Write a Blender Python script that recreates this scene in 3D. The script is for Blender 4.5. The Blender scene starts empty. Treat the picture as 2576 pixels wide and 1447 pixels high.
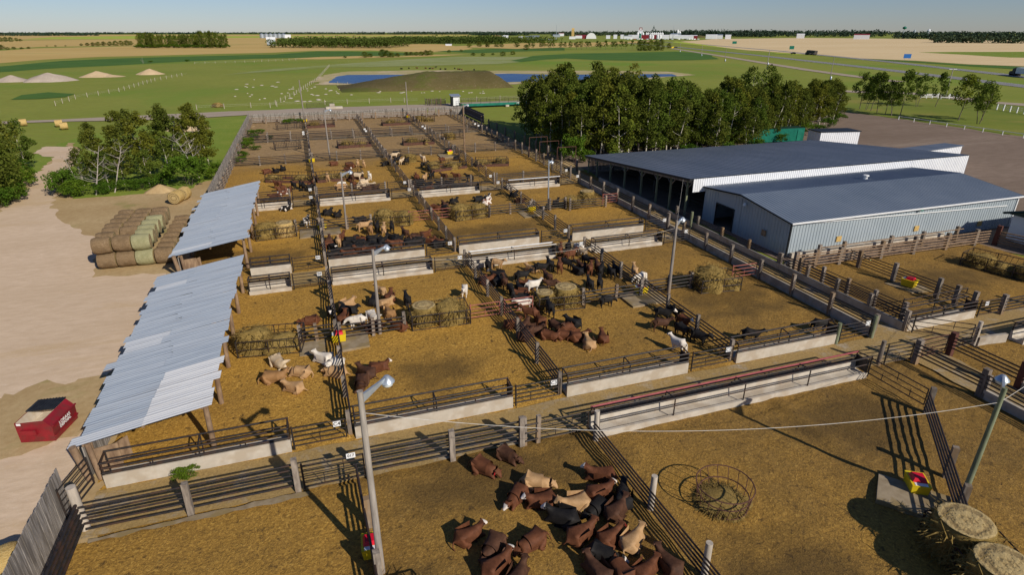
import bpy, math, random
from mathutils import Vector, Matrix, noise
S=bpy.context.scene; COL=S.collection
R=math.radians; pi=math.pi
random.seed(7)
# ---------------- camera geometry (metres; camera 20 m up at the origin) ----------------
H=20.0; F=1490.0; CX,CY=1288.0,723.5
PIT=math.atan((CY-79)/F); YAW=math.atan((CX-735)/math.hypot(CY-79,F))
cP,sP,cY,sY=math.cos(PIT),math.sin(PIT),math.cos(YAW),math.sin(YAW)
def ray(x,y):
    a=x-CX; b=-(y-CY); up=b*cP-F*sP; fw=F*cP+b*sP
    return a*cY+fw*sY, -a*sY+fw*cY, up
def G(x,y,z=0.0):
    r=ray(x,y); t=(z-H)/r[2]; return (r[0]*t, r[1]*t)
def hgt(bx,by,tx,ty):
    g=G(bx,by); r=ray(tx,ty); return H+r[2]*math.hypot(*g)/math.hypot(r[0],r[1])
def proj(X,Y,Z):
    a=X*cY-Y*sY; fw=X*sY+Y*cY; u=Z-H
    d=fw*cP-u*sP; v=fw*sP+u*cP
    return CX+F*a/max(d,.01), CY-F*v/max(d,.01)
def far(px,ytop,dist):
    r=ray(px,90); n=math.hypot(r[0],r[1]); x,y=r[0]/n*dist,r[1]/n*dist
    q=ray(px,ytop); return x,y,H+q[2]*dist/math.hypot(q[0],q[1])
# ---------------- mesh builder ----------------
class MB:
    def __init__(s): s.v=[]; s.f=[]; s.sm=[]; s.at={}
    def add(s,vs,fs,smooth=False):
        n=len(s.v); s.v+=[tuple(q) for q in vs]; s.f+=[tuple(i+n for i in f) for f in fs]; s.sm+=[smooth]*len(fs)
    def box(s,c,d,rz=0.0):
        x,y,z=d[0]/2,d[1]/2,d[2]/2; ca,sa=math.cos(rz),math.sin(rz); vs=[]
        for k in (-z,z):
            for i,j in ((-x,-y),(x,-y),(x,y),(-x,y)): vs.append((c[0]+i*ca-j*sa,c[1]+i*sa+j*ca,c[2]+k))
        s.add(vs,[(3,2,1,0),(4,5,6,7),(0,1,5,4),(1,2,6,5),(2,3,7,6),(3,0,4,7)]); return s
    def tube(s,p,q,r,n=6,r2=None,caps=True):
        p,q=Vector(p),Vector(q); d=(q-p); 
        if d.length<1e-6: return s
        d.normalize(); u=d.cross(Vector((0,0,1)) if abs(d.z)<.95 else Vector((1,0,0))).normalized(); w=d.cross(u)
        r2=r if r2 is None else r2; vs=[]
        for c,rr in ((p,r),(q,r2)):
            for i in range(n):
                a=2*pi*i/n+.3; vs.append(c+u*(math.cos(a)*rr)+w*(math.sin(a)*rr))
        fs=[(i,(i+1)%n,n+(i+1)%n,n+i) for i in range(n)]
        s.add(vs,fs,n>5)
        if caps: s.add(vs,[tuple(range(n))[::-1],tuple(range(n,2*n))])
        return s
    def path(s,pts,r,n=6):
        for a,b in zip(pts,pts[1:]): s.tube(a,b,r,n)
        return s
    def prism(s,poly,z0,z1):
        n=len(poly); vs=[(x,y,z0) for x,y in poly]+[(x,y,z1) for x,y in poly]
        s.add(vs,[(i,(i+1)%n,n+(i+1)%n,n+i) for i in range(n)]+[tuple(range(n))[::-1],tuple(range(n,2*n))]); return s
    def hull(s,vs,fs): s.add(vs,fs); return s
    def lathe(s,c,prof,n=16,smooth=True):
        vs=[]; fs=[]
        for r,z in prof:
            for i in range(n): vs.append((c[0]+r*math.cos(2*pi*i/n),c[1]+r*math.sin(2*pi*i/n),c[2]+z))
        for k in range(len(prof)-1):
            for i in range(n): fs.append((k*n+i,k*n+(i+1)%n,(k+1)*n+(i+1)%n,(k+1)*n+i))
        s.add(vs,fs,smooth); s.add(vs[:n],[tuple(range(n))[::-1]]); s.add(vs[-n:],[tuple(range(n))]); return s
    def mesh(s,name,mat):
        me=bpy.data.meshes.new(name); me.from_pydata(s.v,[],s.f); me.polygons.foreach_set('use_smooth',s.sm)
        for k,vals in s.at.items():
            a=me.attributes.new(k,'FLOAT','POINT'); a.data.foreach_set('value',vals)
        for m in (mat if isinstance(mat,(list,tuple)) else [mat]): me.materials.append(m)
        me.update(); return me
    def build(s,name,mat,parent=None,local=False):
        if parent is not None and not local:
            M=WM.get(parent.name,Matrix()).inverted(); s.v=[tuple(M@Vector(q)) for q in s.v]
        return link(name,s.mesh(name,mat),parent)
WM={}
def link(name,me,parent=None):
    o=bpy.data.objects.new(name,me); COL.objects.link(o)
    if parent is not None:
        o.parent=parent; CH.setdefault(parent.name,[]).append(o)
        if parent.name in WM: WM[o.name]=WM[parent.name]
    return o
CH={}
LAB=[]
def tag(o,label=None,cat=None,group=None,kind=None,share=False):
    if label: o['label']=label; LAB.append((o,share))
    if cat: o['category']=cat
    if group: o['group']=group
    if kind: o['kind']=kind
    return o
def thing(name,label,cat,loc=(0,0,0),rz=0.0,group=None,share=False):
    o=bpy.data.objects.new(name,None); COL.objects.link(o); o.location=loc; o.rotation_euler=(0,0,rz); o.empty_display_size=.3
    WM[o.name]=Matrix.Translation(Vector(loc))@Matrix.Rotation(rz,4,'Z')
    return tag(o,label,cat,group,None,share)
def copy_thing(src,loc,rz=0.0,sc=None,label=None,group=None,share=False):
    c=src.copy(); COL.objects.link(c); c.location=loc; c.rotation_euler=(0,0,rz)
    if sc is not None: c.scale=sc if isinstance(sc,(tuple,list)) else (sc,sc,sc)
    def rec(a,b):
        for ch in CH.get(a.name,[]):
            d=ch.copy(); COL.objects.link(d); d.parent=b; CH.setdefault(b.name,[]).append(d); rec(ch,d)
    rec(src,c)
    if label: c['label']=label; LAB.append((c,share))
    if group: c['group']=group
    return c
def struct(o): o['kind']='structure'; return o
# ---------------- materials ----------------
def new_mat(name):
    m=bpy.data.materials.new(name); m.use_nodes=True; nt=m.node_tree
    return m,nt,nt.nodes['Principled BSDF']
def nn(nt,t,**kw):
    n=nt.nodes.new(t)
    for k,v in kw.items(): setattr(n,k,v)
    return n
def ramp(nt,fac,stops):
    r=nn(nt,'ShaderNodeValToRGB'); e=r.color_ramp.elements
    while len(e)<len(stops): e.new(.5)
    for i,(p,c) in enumerate(stops): e[i].position=p; e[i].color=(c[0],c[1],c[2],1) if isinstance(c,(tuple,list)) else (c,c,c,1)
    nt.links.new(fac,r.inputs[0]); return r.outputs[0]
def coords(nt,world,stretch=(1,1,1)):
    if world: src=nn(nt,'ShaderNodeNewGeometry').outputs['Position']
    else: src=nn(nt,'ShaderNodeTexCoord').outputs['Object']
    mp=nn(nt,'ShaderNodeMapping'); mp.inputs['Scale'].default_value=stretch
    nt.links.new(src,mp.inputs[0]); return mp.outputs[0]
def noi(nt,vec,scale,detail=4,rough=.55,dist=0.0):
    n=nn(nt,'ShaderNodeTexNoise'); n.inputs['Scale'].default_value=scale; n.inputs['Detail'].default_value=detail
    n.inputs['Roughness'].default_value=rough; n.inputs['Distortion'].default_value=dist
    nt.links.new(vec,n.inputs['Vector']); return n.outputs['Fac']
def mix(nt,fac,a,b,mode='MIX'):
    m=nn(nt,'ShaderNodeMix',data_type='RGBA',blend_type=mode)
    for s,v in ((m.inputs[0],fac),(m.inputs[6],a),(m.inputs[7],b)):
        if isinstance(v,(int,float)): s.default_value=v
        elif isinstance(v,(tuple,list)): s.default_value=(v[0],v[1],v[2],1)
        else: nt.links.new(v,s)
    return m.outputs[2]
def bump(nt,b,h,strength=.4,dist=.05):
    n=nn(nt,'ShaderNodeBump'); n.inputs['Strength'].default_value=strength; n.inputs['Distance'].default_value=dist
    nt.links.new(h,n.inputs['Height']); nt.links.new(n.outputs[0],b.inputs['Normal'])
def M_(name,c1,c2,scale=3,rough=.85,c3=None,scale3=.3,bmp=0,bdist=.02,world=False,stretch=(1,1,1),metal=0.0,spec=.3,lo=.35,hi=.65,objvar=0.0):
    m,nt,b=new_mat(name); v=coords(nt,world,stretch); f=noi(nt,v,scale)
    c=ramp(nt,f,[(lo,c1),(hi,c2)])
    if c3: 
        f3=noi(nt,v,scale3,3); c=mix(nt,ramp(nt,f3,[(.48,0.0),(.62,1.0)]),c,c3)
    if objvar:
        oi=nn(nt,'ShaderNodeObjectInfo'); k=ramp(nt,oi.outputs['Random'],[(0,1-objvar),(1,1+objvar)]); c=mix(nt,1.0,c,k,'MULTIPLY')
    nt.links.new(c,b.inputs['Base Color']); b.inputs['Roughness'].default_value=rough; b.inputs['Metallic'].default_value=metal
    b.inputs['Specular IOR Level'].default_value=spec
    if bmp: bump(nt,b,f,bmp,bdist)
    return m
MT={}
MT['pipe']=M_('dark_steel_pipe',(.014,.012,.012),(.032,.025,.022),4,.5,c3=(.05,.026,.016),scale3=1.5,spec=.4)
MT['rust']=M_('rusty_steel',(.07,.03,.02),(.13,.06,.04),6,.8)
MT['redpipe']=M_('faded_red_pipe',(.36,.11,.08),(.28,.10,.07),5,.6)
MT['pink']=M_('pink_red_pipe',(.33,.07,.08),(.24,.05,.055),3,.5)
MT['white_pipe']=M_('white_pipe',(.75,.75,.74),(.6,.6,.6),2,.5)
MT['post']=M_('weathered_wood_post',(.13,.105,.085),(.27,.225,.18),6,.9,c3=(.2,.13,.07),scale3=1.2,stretch=(1,1,.25),bmp=.3,objvar=.25)
MT['post_pale']=M_('pale_wood_post',(.36,.31,.25),(.5,.43,.35),5,.9,stretch=(1,1,.2))
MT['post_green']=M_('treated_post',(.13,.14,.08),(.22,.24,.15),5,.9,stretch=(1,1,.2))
MT['redpost']=M_('red_brown_post',(.075,.028,.02),(.13,.05,.035),6,.85,stretch=(1,1,.25))
MT['pole']=M_('grey_wood_pole',(.2,.175,.15),(.34,.3,.26),7,.9,c3=(.26,.19,.13),scale3=.8,stretch=(1,1,.12),bmp=.2,objvar=.15)
MT['plank']=M_('grey_plank',(.2,.175,.15),(.36,.325,.29),5,.92,c3=(.15,.13,.11),scale3=1.3,stretch=(3,3,.3),bmp=.3)
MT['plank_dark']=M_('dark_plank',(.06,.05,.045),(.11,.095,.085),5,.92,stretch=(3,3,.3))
MT['oldwood']=M_('brown_timber',(.16,.1,.06),(.3,.2,.12),5,.9,stretch=(1,1,.3))
MT['conc']=M_('trough_concrete',(.42,.37,.30),(.52,.465,.385),1.2,.92,c3=(.41,.345,.265),scale3=.9,bmp=.12)
MT['conc_d']=M_('lane_wall_concrete',(.34,.295,.235),(.44,.39,.32),1.4,.92,c3=(.29,.24,.18),scale3=.8,bmp=.12)
MT['slab']=M_('worn_slab',(.21,.155,.09),(.33,.26,.17),1.6,.92,c3=(.25,.18,.08),scale3=.9,bmp=.2)
MT['galv']=None
MT['white']=M_('white_paint',(.78,.78,.76),(.72,.72,.71),1,.5)
MT['whitewall']=M_('white_cladding',(.74,.75,.76),(.68,.69,.71),.6,.5)
MT['greywall']=M_('pale_blue_grey_cladding',(.30,.345,.37),(.335,.38,.405),.5,.45)
MT['greyroof']=M_('blue_grey_ribbed_roof',(.15,.185,.235),(.18,.215,.265),.25,.42,spec=.5)
MT['darkroof']=M_('slate_blue_roof',(.10,.12,.155),(.13,.15,.19),.35,.5,spec=.4,stretch=(1,.3,1))
MT['trim_dark']=M_('black_trim',(.014,.016,.018),(.02,.022,.025),2,.5)
MT['darkgreen']=M_('dark_green_metal',(.008,.03,.022),(.014,.042,.03),1,.45)
MT['green']=M_('green_painted_steel',(.005,.125,.085),(.008,.17,.11),1.2,.5)
MT['red']=M_('red_painted_steel',(.19,.008,.014),(.26,.012,.02),1.3,.45,c3=(.16,.02,.02),scale3=2,spec=.5)
MT['redlid']=M_('red_plastic',(.65,.008,.03),(.55,.008,.025),1,.4)
MT['yellow']=M_('yellow_plastic',(.72,.53,.015),(.62,.44,.012),2,.45)
MT['black_plastic']=M_('black_plastic',(.012,.013,.016),(.024,.026,.03),3,.55)
MT['alum']=M_('galvanised_arm',(.42,.46,.5),(.52,.56,.6),4,.35,metal=.6)
MT['glass']=M_('lamp_glass',(.6,.64,.66),(.66,.7,.7),3,.15)
MT['black']=M_('black_rubber',(.01,.01,.01),(.02,.02,.02),3,.7)
MT['ink']=M_('sign_ink',(.02,.02,.022),(.03,.03,.03),3,.7)
MT['interior']=M_('beige_interior',(.5,.4,.28),(.6,.52,.42),2,.8)
MT['ochre']=M_('ochre_vent',(.45,.3,.1),(.55,.38,.14),4,.7)
MT['wire']=M_('pale_wire',(.6,.56,.5),(.5,.46,.4),3,.6)
MT['asphalt']=M_('grey_asphalt',(.2,.19,.185),(.25,.24,.23),.5,.9,world=True,stretch=(1,1,1))
# corrugated sheet: per-sheet tint attribute (a whiter coated sheet at 1)
def galv():
    m,nt,b=new_mat('galvanised_sheet'); v=coords(nt,True,(.25,3,1)); f=noi(nt,v,1.5,4)
    base=ramp(nt,f,[(.3,(.40,.45,.50)),(.7,(.52,.57,.61))])
    at=nn(nt,'ShaderNodeAttribute',attribute_name='tint').outputs['Fac']
    c=mix(nt,at,base,(.8,.79,.76)); 
    g=noi(nt,coords(nt,True,(.4,8,1)),.6,3); c=mix(nt,ramp(nt,g,[(.55,0.0),(.75,.3)]),c,(.3,.27,.24))
    nt.links.new(c,b.inputs['Base Color']); b.inputs['Roughness'].default_value=.5; b.inputs['Metallic'].default_value=.15
    return m
MT['galv']=galv()
def pen_mat():
    m,nt,b=new_mat('manure_and_straw'); v=coords(nt,True)
    st=nn(nt,'ShaderNodeAttribute',attribute_name='straw').outputs['Fac']
    wt=nn(nt,'ShaderNodeAttribute',attribute_name='wet').outputs['Fac']
    big=noi(nt,v,.22,5,.6); mid=noi(nt,v,1.7,6,.65,.6); fine=noi(nt,v,7.5,5,.75,.8)
    earth=ramp(nt,mid,[(.3,(.125,.074,.024)),(.7,(.225,.138,.045))])
    straw=ramp(nt,fine,[(.30,(.23,.118,.02)),(.55,(.52,.285,.05)),(.75,(.74,.48,.13))])
    add=nn(nt,'ShaderNodeMath',operation='ADD'); nt.links.new(st,add.inputs[0])
    s2=nn(nt,'ShaderNodeMath',operation='MULTIPLY_ADD'); nt.links.new(big,s2.inputs[0]); s2.inputs[1].default_value=.9; s2.inputs[2].default_value=-.45
    nt.links.new(s2.outputs[0],add.inputs[1])
    a3=nn(nt,'ShaderNodeMath',operation='MULTIPLY_ADD'); nt.links.new(fine,a3.inputs[0]); a3.inputs[1].default_value=1.3; a3.inputs[2].default_value=-.65
    a4=nn(nt,'ShaderNodeMath',operation='ADD',use_clamp=True); nt.links.new(add.outputs[0],a4.inputs[0]); nt.links.new(a3.outputs[0],a4.inputs[1])
    c=mix(nt,a4.outputs[0],earth,straw)
    # loose pale stalks
    mp=nn(nt,'ShaderNodeMapping'); mp.inputs['Rotation'].default_value=(0,0,.7); mp.inputs['Scale'].default_value=(9,30,9); nt.links.new(nn(nt,'ShaderNodeNewGeometry').outputs['Position'],mp.inputs[0])
    k=ramp(nt,noi(nt,mp.outputs[0],.5,3,.7,1.2),[(.66,0.0),(.74,.55)]); c=mix(nt,k,c,(.66,.48,.17))
    pat=ramp(nt,noi(nt,v,2.6,4,.7,.4),[(.58,0.0),(.68,.8)]); c=mix(nt,pat,c,(.07,.042,.018))
    du=nn(nt,'ShaderNodeAttribute',attribute_name='dust').outputs['Fac']; c=mix(nt,du,c,ramp(nt,mid,[(.3,(.25,.165,.085)),(.7,(.42,.29,.16))]))
    c=mix(nt,wt,c,mix(nt,.72,c,(.06,.04,.018)))
    nt.links.new(c,b.inputs['Base Color']); b.inputs['Roughness'].default_value=.95; b.inputs['Specular IOR Level'].default_value=.15
    sm=nn(nt,'ShaderNodeMath',operation='ADD'); nt.links.new(mid,sm.inputs[0]); nt.links.new(fine,sm.inputs[1])
    bump(nt,b,sm.outputs[0],.9,.07)
    return m
MT['pen']=pen_mat()
def alley_mat():
    m,nt,b=new_mat('straw_strewn_pavers'); v=coords(nt,True)
    br=nn(nt,'ShaderNodeTexBrick'); br.offset=.5; br.inputs['Scale'].default_value=1.0; br.inputs['Brick Width'].default_value=.62; br.inputs['Row Height'].default_value=.42; br.inputs['Mortar Size'].default_value=.022
    br.inputs['Color1'].default_value=(.34,.30,.25,1); br.inputs['Color2'].default_value=(.42,.38,.32,1); br.inputs['Mortar'].default_value=(.13,.095,.05,1)
    mp=nn(nt,'ShaderNodeMapping'); mp.inputs['Rotation'].default_value=(0,0,.35); nt.links.new(nn(nt,'ShaderNodeNewGeometry').outputs['Position'],mp.inputs[0]); nt.links.new(mp.outputs[0],br.inputs['Vector'])
    d=noi(nt,v,.42,5,.68,.5); fine=noi(nt,v,8,5,.75,.8)
    dirt=ramp(nt,fine,[(.3,(.2,.125,.042)),(.7,(.44,.295,.105))])
    c=mix(nt,ramp(nt,d,[(.30,.25),(.48,1.0)]),br.outputs[0],dirt)
    nt.links.new(c,b.inputs['Base Color']); b.inputs['Roughness'].default_value=.95; bump(nt,b,fine,.5,.03)
    return m
MT['alley']=alley_mat()
def ground_mat(name,cols,s1=.05,s2=1.2,fleck=None,fs=6,bmp=.4,bd=.05,patch=None,ps=.02,plo=.52,phi=.64,stretch=(1,1,1),rotz=0.0):
    m,nt,b=new_mat(name); v=coords(nt,True,stretch)
    if rotz:
        v.node.inputs['Rotation'].default_value=(0,0,rotz)
    a=noi(nt,v,s1,5,.6); f=noi(nt,v,s2,6,.7)
    c=ramp(nt,a,[(.34,cols[0]),(.66,cols[1])]); c=mix(nt,ramp(nt,f,[(.38,0.0),(.68,.75)]),c,cols[2])
    if patch: c=mix(nt,ramp(nt,noi(nt,v,ps,5,.65,.4),[(plo,0.0),(phi,.85)]),c,patch)
    if fleck: c=mix(nt,ramp(nt,noi(nt,v,fs,3,.8),[(.6,0.0),(.72,.6)]),c,fleck)
    nt.links.new(c,b.inputs['Base Color']); b.inputs['Roughness'].default_value=.95; b.inputs['Specular IOR Level'].default_value=.12
    if bmp: bump(nt,b,f,bmp,bd)
    return m
MT['grass']=ground_mat('pasture_grass',((.19,.235,.032),(.27,.28,.05),(.20,.205,.036)),.012,.35,fleck=(.34,.31,.10),fs=1.1,patch=(.15,.24,.025),ps=.008)
MT['lawn']=ground_mat('mown_lawn',((.13,.18,.024),(.21,.225,.036),(.16,.185,.028)),.06,1.5,patch=(.25,.22,.05),ps=.07)
MT['weeds']=ground_mat('weedy_verge',((.16,.235,.026),(.25,.28,.045),(.14,.205,.022)),.15,1.6,fleck=(.42,.38,.14),fs=3)
MT['drygrass']=ground_mat('trampled_dry_grass',((.42,.29,.14),(.52,.38,.20),(.36,.24,.11)),.2,2.2,fleck=(.62,.46,.24),fs=5,patch=(.27,.24,.08),ps=.16,plo=.56,phi=.7)
MT['gravel']=ground_mat('pale_gravel',((.60,.445,.295),(.70,.53,.37),(.53,.385,.25)),.08,1.6,fleck=(.74,.65,.53),fs=9,patch=(.53,.37,.20),ps=.12,plo=.56,phi=.72,stretch=(.5,1.3,1),rotz=.25)
MT['road']=ground_mat('gravel_road',((.36,.285,.215),(.44,.36,.28),(.33,.26,.19)),.1,1.2,fleck=(.5,.43,.34),fs=6,stretch=(.4,1.5,1))
MT['lot']=ground_mat('dark_dirt_lot',((.20,.145,.105),(.27,.20,.15),(.165,.118,.085)),.05,.9,fleck=(.33,.26,.19),fs=5,patch=(.36,.29,.22),ps=.04,plo=.6,phi=.75,stretch=(.35,1.6,1),rotz=-.35)
MT['wheat']=ground_mat('ripe_wheat',((.52,.355,.12),(.60,.42,.155),(.47,.32,.105)),.006,.05,patch=(.38,.32,.09),ps=.006,plo=.6,phi=.75,bmp=.2,stretch=(.3,1.5,1))
MT['wheat2']=ground_mat('pale_stubble',((.66,.49,.265),(.74,.57,.33),(.60,.44,.23)),.006,.06,bmp=.2,patch=(.48,.40,.16),ps=.005,plo=.62,phi=.74,stretch=(.25,1.6,1),rotz=-.6)
MT['canola']=ground_mat('yellow_green_crop',((.36,.42,.05),(.44,.46,.07),(.30,.38,.05)),.003,.05,bmp=0)
MT['slough']=ground_mat('dark_sedge',((.055,.125,.02),(.09,.165,.028),(.06,.13,.022)),.03,.4,fleck=(.16,.23,.05),fs=1.2)
MT['sage']=ground_mat('grey_green_sage',((.25,.28,.10),(.33,.34,.15),(.22,.25,.085)),.03,.35,fleck=(.2,.23,.12),fs=.7,patch=(.22,.25,.05),ps=.02)
MT['shore']=ground_mat('pale_clay_bank',((.40,.34,.14),(.48,.38,.22),(.34,.30,.11)),.06,.6,patch=(.6,.46,.33),ps=.05)
MT['berm']=ground_mat('scrubby_earth_bank',((.10,.078,.03),(.15,.115,.05),(.085,.075,.022)),.05,.8,fleck=(.3,.25,.18),fs=1.4,patch=(.09,.11,.016),ps=.05)
MT['pile']=ground_mat('heaped_gravel',((.42,.34,.27),(.5,.42,.33),(.36,.29,.23)),.3,2)
MT['pileT']=ground_mat('heaped_sand',((.55,.40,.23),(.62,.47,.29),(.48,.35,.19)),.3,2)
def water():
    m,nt,b=new_mat('pond_water'); v=coords(nt,True,(.4,1,1)); f=noi(nt,v,.9,5,.6)
    nt.links.new(ramp(nt,noi(nt,coords(nt,True),.05,3),[(.4,(.016,.055,.17)),(.65,(.028,.08,.21))]),b.inputs['Base Color']); b.inputs['Roughness'].default_value=.3; b.inputs['Specular IOR Level'].default_value=.22; bump(nt,b,f,.6,.3); return m
MT['water']=water()
def leaf(name,c1,c2,c3,tr=.35):
    m=bpy.data.materials.new(name); m.use_nodes=True; nt=m.node_tree; nt.nodes.remove(nt.nodes['Principled BSDF']); out=nt.nodes['Material Output']
    oi=nn(nt,'ShaderNodeObjectInfo'); v=coords(nt,False); f=noi(nt,v,.9,4,.7)
    c=ramp(nt,f,[(.3,c1),(.55,c2),(.75,c3)]); k=ramp(nt,oi.outputs['Random'],[(0,(.72,.8,.75)),(.5,(1,1,1)),(1,(1.3,1.15,.9))]); c=mix(nt,1.0,c,k,'MULTIPLY')
    d=nn(nt,'ShaderNodeBsdfDiffuse'); t=nn(nt,'ShaderNodeBsdfTranslucent'); mx=nn(nt,'ShaderNodeMixShader'); mx.inputs[0].default_value=tr
    nt.links.new(c,d.inputs[0]); nt.links.new(c,t.inputs[0]); nt.links.new(d.outputs[0],mx.inputs[1]); nt.links.new(t.outputs[0],mx.inputs[2]); nt.links.new(mx.outputs[0],out.inputs[0]); return m
MT['leaf']=leaf('aspen_leaves',(.075,.095,.016),(.13,.15,.025),(.19,.195,.035))
MT['leaf_b']=leaf('poplar_leaves',(.08,.12,.018),(.14,.18,.028),(.21,.235,.042))
MT['leaf_y']=leaf('yellowing_leaves',(.14,.14,.02),(.22,.2,.035),(.3,.26,.05))
MT['leaf_g']=leaf('bright_shrub_leaves',(.06,.115,.013),(.10,.175,.02),(.16,.24,.035))
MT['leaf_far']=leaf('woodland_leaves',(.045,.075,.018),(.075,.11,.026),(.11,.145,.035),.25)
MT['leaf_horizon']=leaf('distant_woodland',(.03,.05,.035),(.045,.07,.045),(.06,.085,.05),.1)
MT['bark']=M_('pale_aspen_bark',(.42,.38,.30),(.58,.53,.43),5,.9,c3=(.16,.14,.11),scale3=3,stretch=(1,1,.4))
MT['barkd']=M_('dark_bark',(.10,.08,.06),(.17,.14,.11),6,.95,stretch=(1,1,.3))
MT['dead']=M_('dead_branches',(.3,.26,.22),(.42,.37,.32),5,.9)
def hay(name,c1,c2,c3):
    m,nt,b=new_mat(name); v=coords(nt,False); s=noi(nt,coords(nt,False,(3,3,14)),2.2,5,.75,1.0); g=noi(nt,v,1.3,4,.6)
    c=ramp(nt,s,[(.3,c1),(.55,c2),(.75,c3)]); c=mix(nt,ramp(nt,g,[(.5,0.0),(.7,.5)]),c,c1)
    nt.links.new(c,b.inputs['Base Color']); b.inputs['Roughness'].default_value=.95; b.inputs['Specular IOR Level'].default_value=.1
    bump(nt,b,s,.9,.06); return m
MT['hay']=hay('dry_hay',(.13,.085,.024),(.28,.19,.058),(.43,.32,.12))
MT['hay_pale']=hay('fresh_straw',(.34,.22,.07),(.54,.38,.15),(.68,.52,.26))
MT['hay_old']=hay('weathered_bale',(.12,.078,.04),(.23,.155,.085),(.36,.27,.18))
MT['hay_green']=hay('net_wrapped_bale',(.2,.19,.09),(.33,.31,.17),(.46,.42,.27))
def bale_end():
    m,nt,b=new_mat('bale_spiral'); tc=nn(nt,'ShaderNodeTexCoord').outputs['Object']
    w=nn(nt,'ShaderNodeTexWave',wave_type='RINGS',rings_direction='SPHERICAL'); w.inputs['Scale'].default_value=3.2; w.inputs['Distortion'].default_value=3; w.inputs['Detail'].default_value=4; w.inputs['Detail Scale'].default_value=2.5
    nt.links.new(tc,w.inputs['Vector']); f=noi(nt,tc,7,5,.7)
    c=ramp(nt,w.outputs['Fac'],[(.1,(.17,.11,.04)),(.6,(.34,.235,.09)),(.95,(.46,.34,.15))]); c=mix(nt,.4,c,ramp(nt,f,[(.35,(.2,.13,.045)),(.7,(.56,.42,.19))]))
    nt.links.new(c,b.inputs['Base Color']); b.inputs['Roughness'].default_value=.95; bump(nt,b,w.outputs['Fac'],.7,.05); return m
MT['bale_end']=bale_end()
def cowmat(name,c1,c2,face=None,spots=None):
    m,nt,b=new_mat(name); v=coords(nt,False); c=ramp(nt,noi(nt,v,3.5,4,.6),[(.35,c1),(.7,c2)])
    if spots: c=mix(nt,ramp(nt,noi(nt,v,1.5,2,.4),[(.49,0.0),(.52,1.0)]),c,spots)
    if face: c=mix(nt,nn(nt,'ShaderNodeAttribute',attribute_name='face').outputs['Fac'],c,face)
    nt.links.new(c,b.inputs['Base Color']); b.inputs['Roughness'].default_value=.72; b.inputs['Specular IOR Level'].default_value=.2
    bump(nt,b,noi(nt,v,14,3,.7),.25,.02); return m
WF=(.72,.64,.55)
CM={'black':cowmat('black_hide',(.009,.008,.008),(.02,.017,.015)),'blackwf':cowmat('black_hide_white_face',(.009,.008,.008),(.02,.017,.015),WF),
 'red':cowmat('red_brown_hide',(.085,.03,.013),(.15,.055,.024)),'redwf':cowmat('red_hide_white_face',(.08,.028,.012),(.145,.052,.023),WF),
 'brown':cowmat('dark_brown_hide',(.05,.022,.012),(.1,.045,.024)),'tan':cowmat('tan_hide',(.36,.21,.095),(.48,.3,.15)),'gold':cowmat('golden_brown_hide',(.23,.12,.045),(.32,.17,.07)),
 'cream':cowmat('cream_hide',(.5,.37,.23),(.62,.49,.33)),'white':cowmat('white_hide',(.6,.53,.44),(.72,.66,.57)),'spot':cowmat('black_and_white_hide',(.012,.011,.011),(.02,.018,.016),WF,(.68,.62,.55)),'pied':cowmat('red_and_white_hide',(.17,.06,.03),(.22,.08,.04),WF,(.68,.6,.52))}
# ================= SETTING =================
from mathutils.geometry import tessellate_polygon
def sheet(name,pts,z,mat,step=2.0,amp=.4,ns=.35,seed=0.0):
    P=[]
    n=len(pts)
    for i in range(n):
        a=Vector(pts[i]); b=Vector(pts[(i+1)%n]); L=(b-a).length; k=max(1,int(L/step)) if amp else 1
        nrm=Vector((-(b-a).y,(b-a).x)).normalized() if L else Vector((0,0))
        for j in range(k):
            p=a.lerp(b,j/k)
            if amp: p=p+nrm*(noise.noise((p.x*ns+seed,p.y*ns,seed))*amp+noise.noise((p.x*ns*4,p.y*ns*4,seed))*amp*.5)
            P.append((p.x,p.y))
    V=[Vector((x,y,0)) for x,y in P]; tri=tessellate_polygon([V])
    m=MB(); fs=[]
    for t in tri:
        a,b,c=(V[i] for i in t); fs.append(t if (b-a).cross(c-a).z>0 else t[::-1])
    m.add([(x,y,z) for x,y in P],fs)
    return struct(m.build(name,mat))
def pix(*ps): return [G(x,y) for x,y in ps]
# base ground: one sheet to the horizon
m=MB(); rings=[0,60,200,600,2000,6000,16500]; n=48; vs=[(0,0,-.12)]; fs=[]
for r in rings[1:]:
    vs+=[(r*math.cos(2*pi*i/n),r*math.sin(2*pi*i/n),-.12) for i in range(n)]
fs+=[(0,1+i,1+(i+1)%n) for i in range(n)]
for k in range(len(rings)-2):
    o=1+k*n; fs+=[(o+i,o+n+i,o+n+(i+1)%n,o+(i+1)%n) for i in range(n)]
m.add(vs,fs); struct(m.build('ground',MT['grass']))
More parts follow.
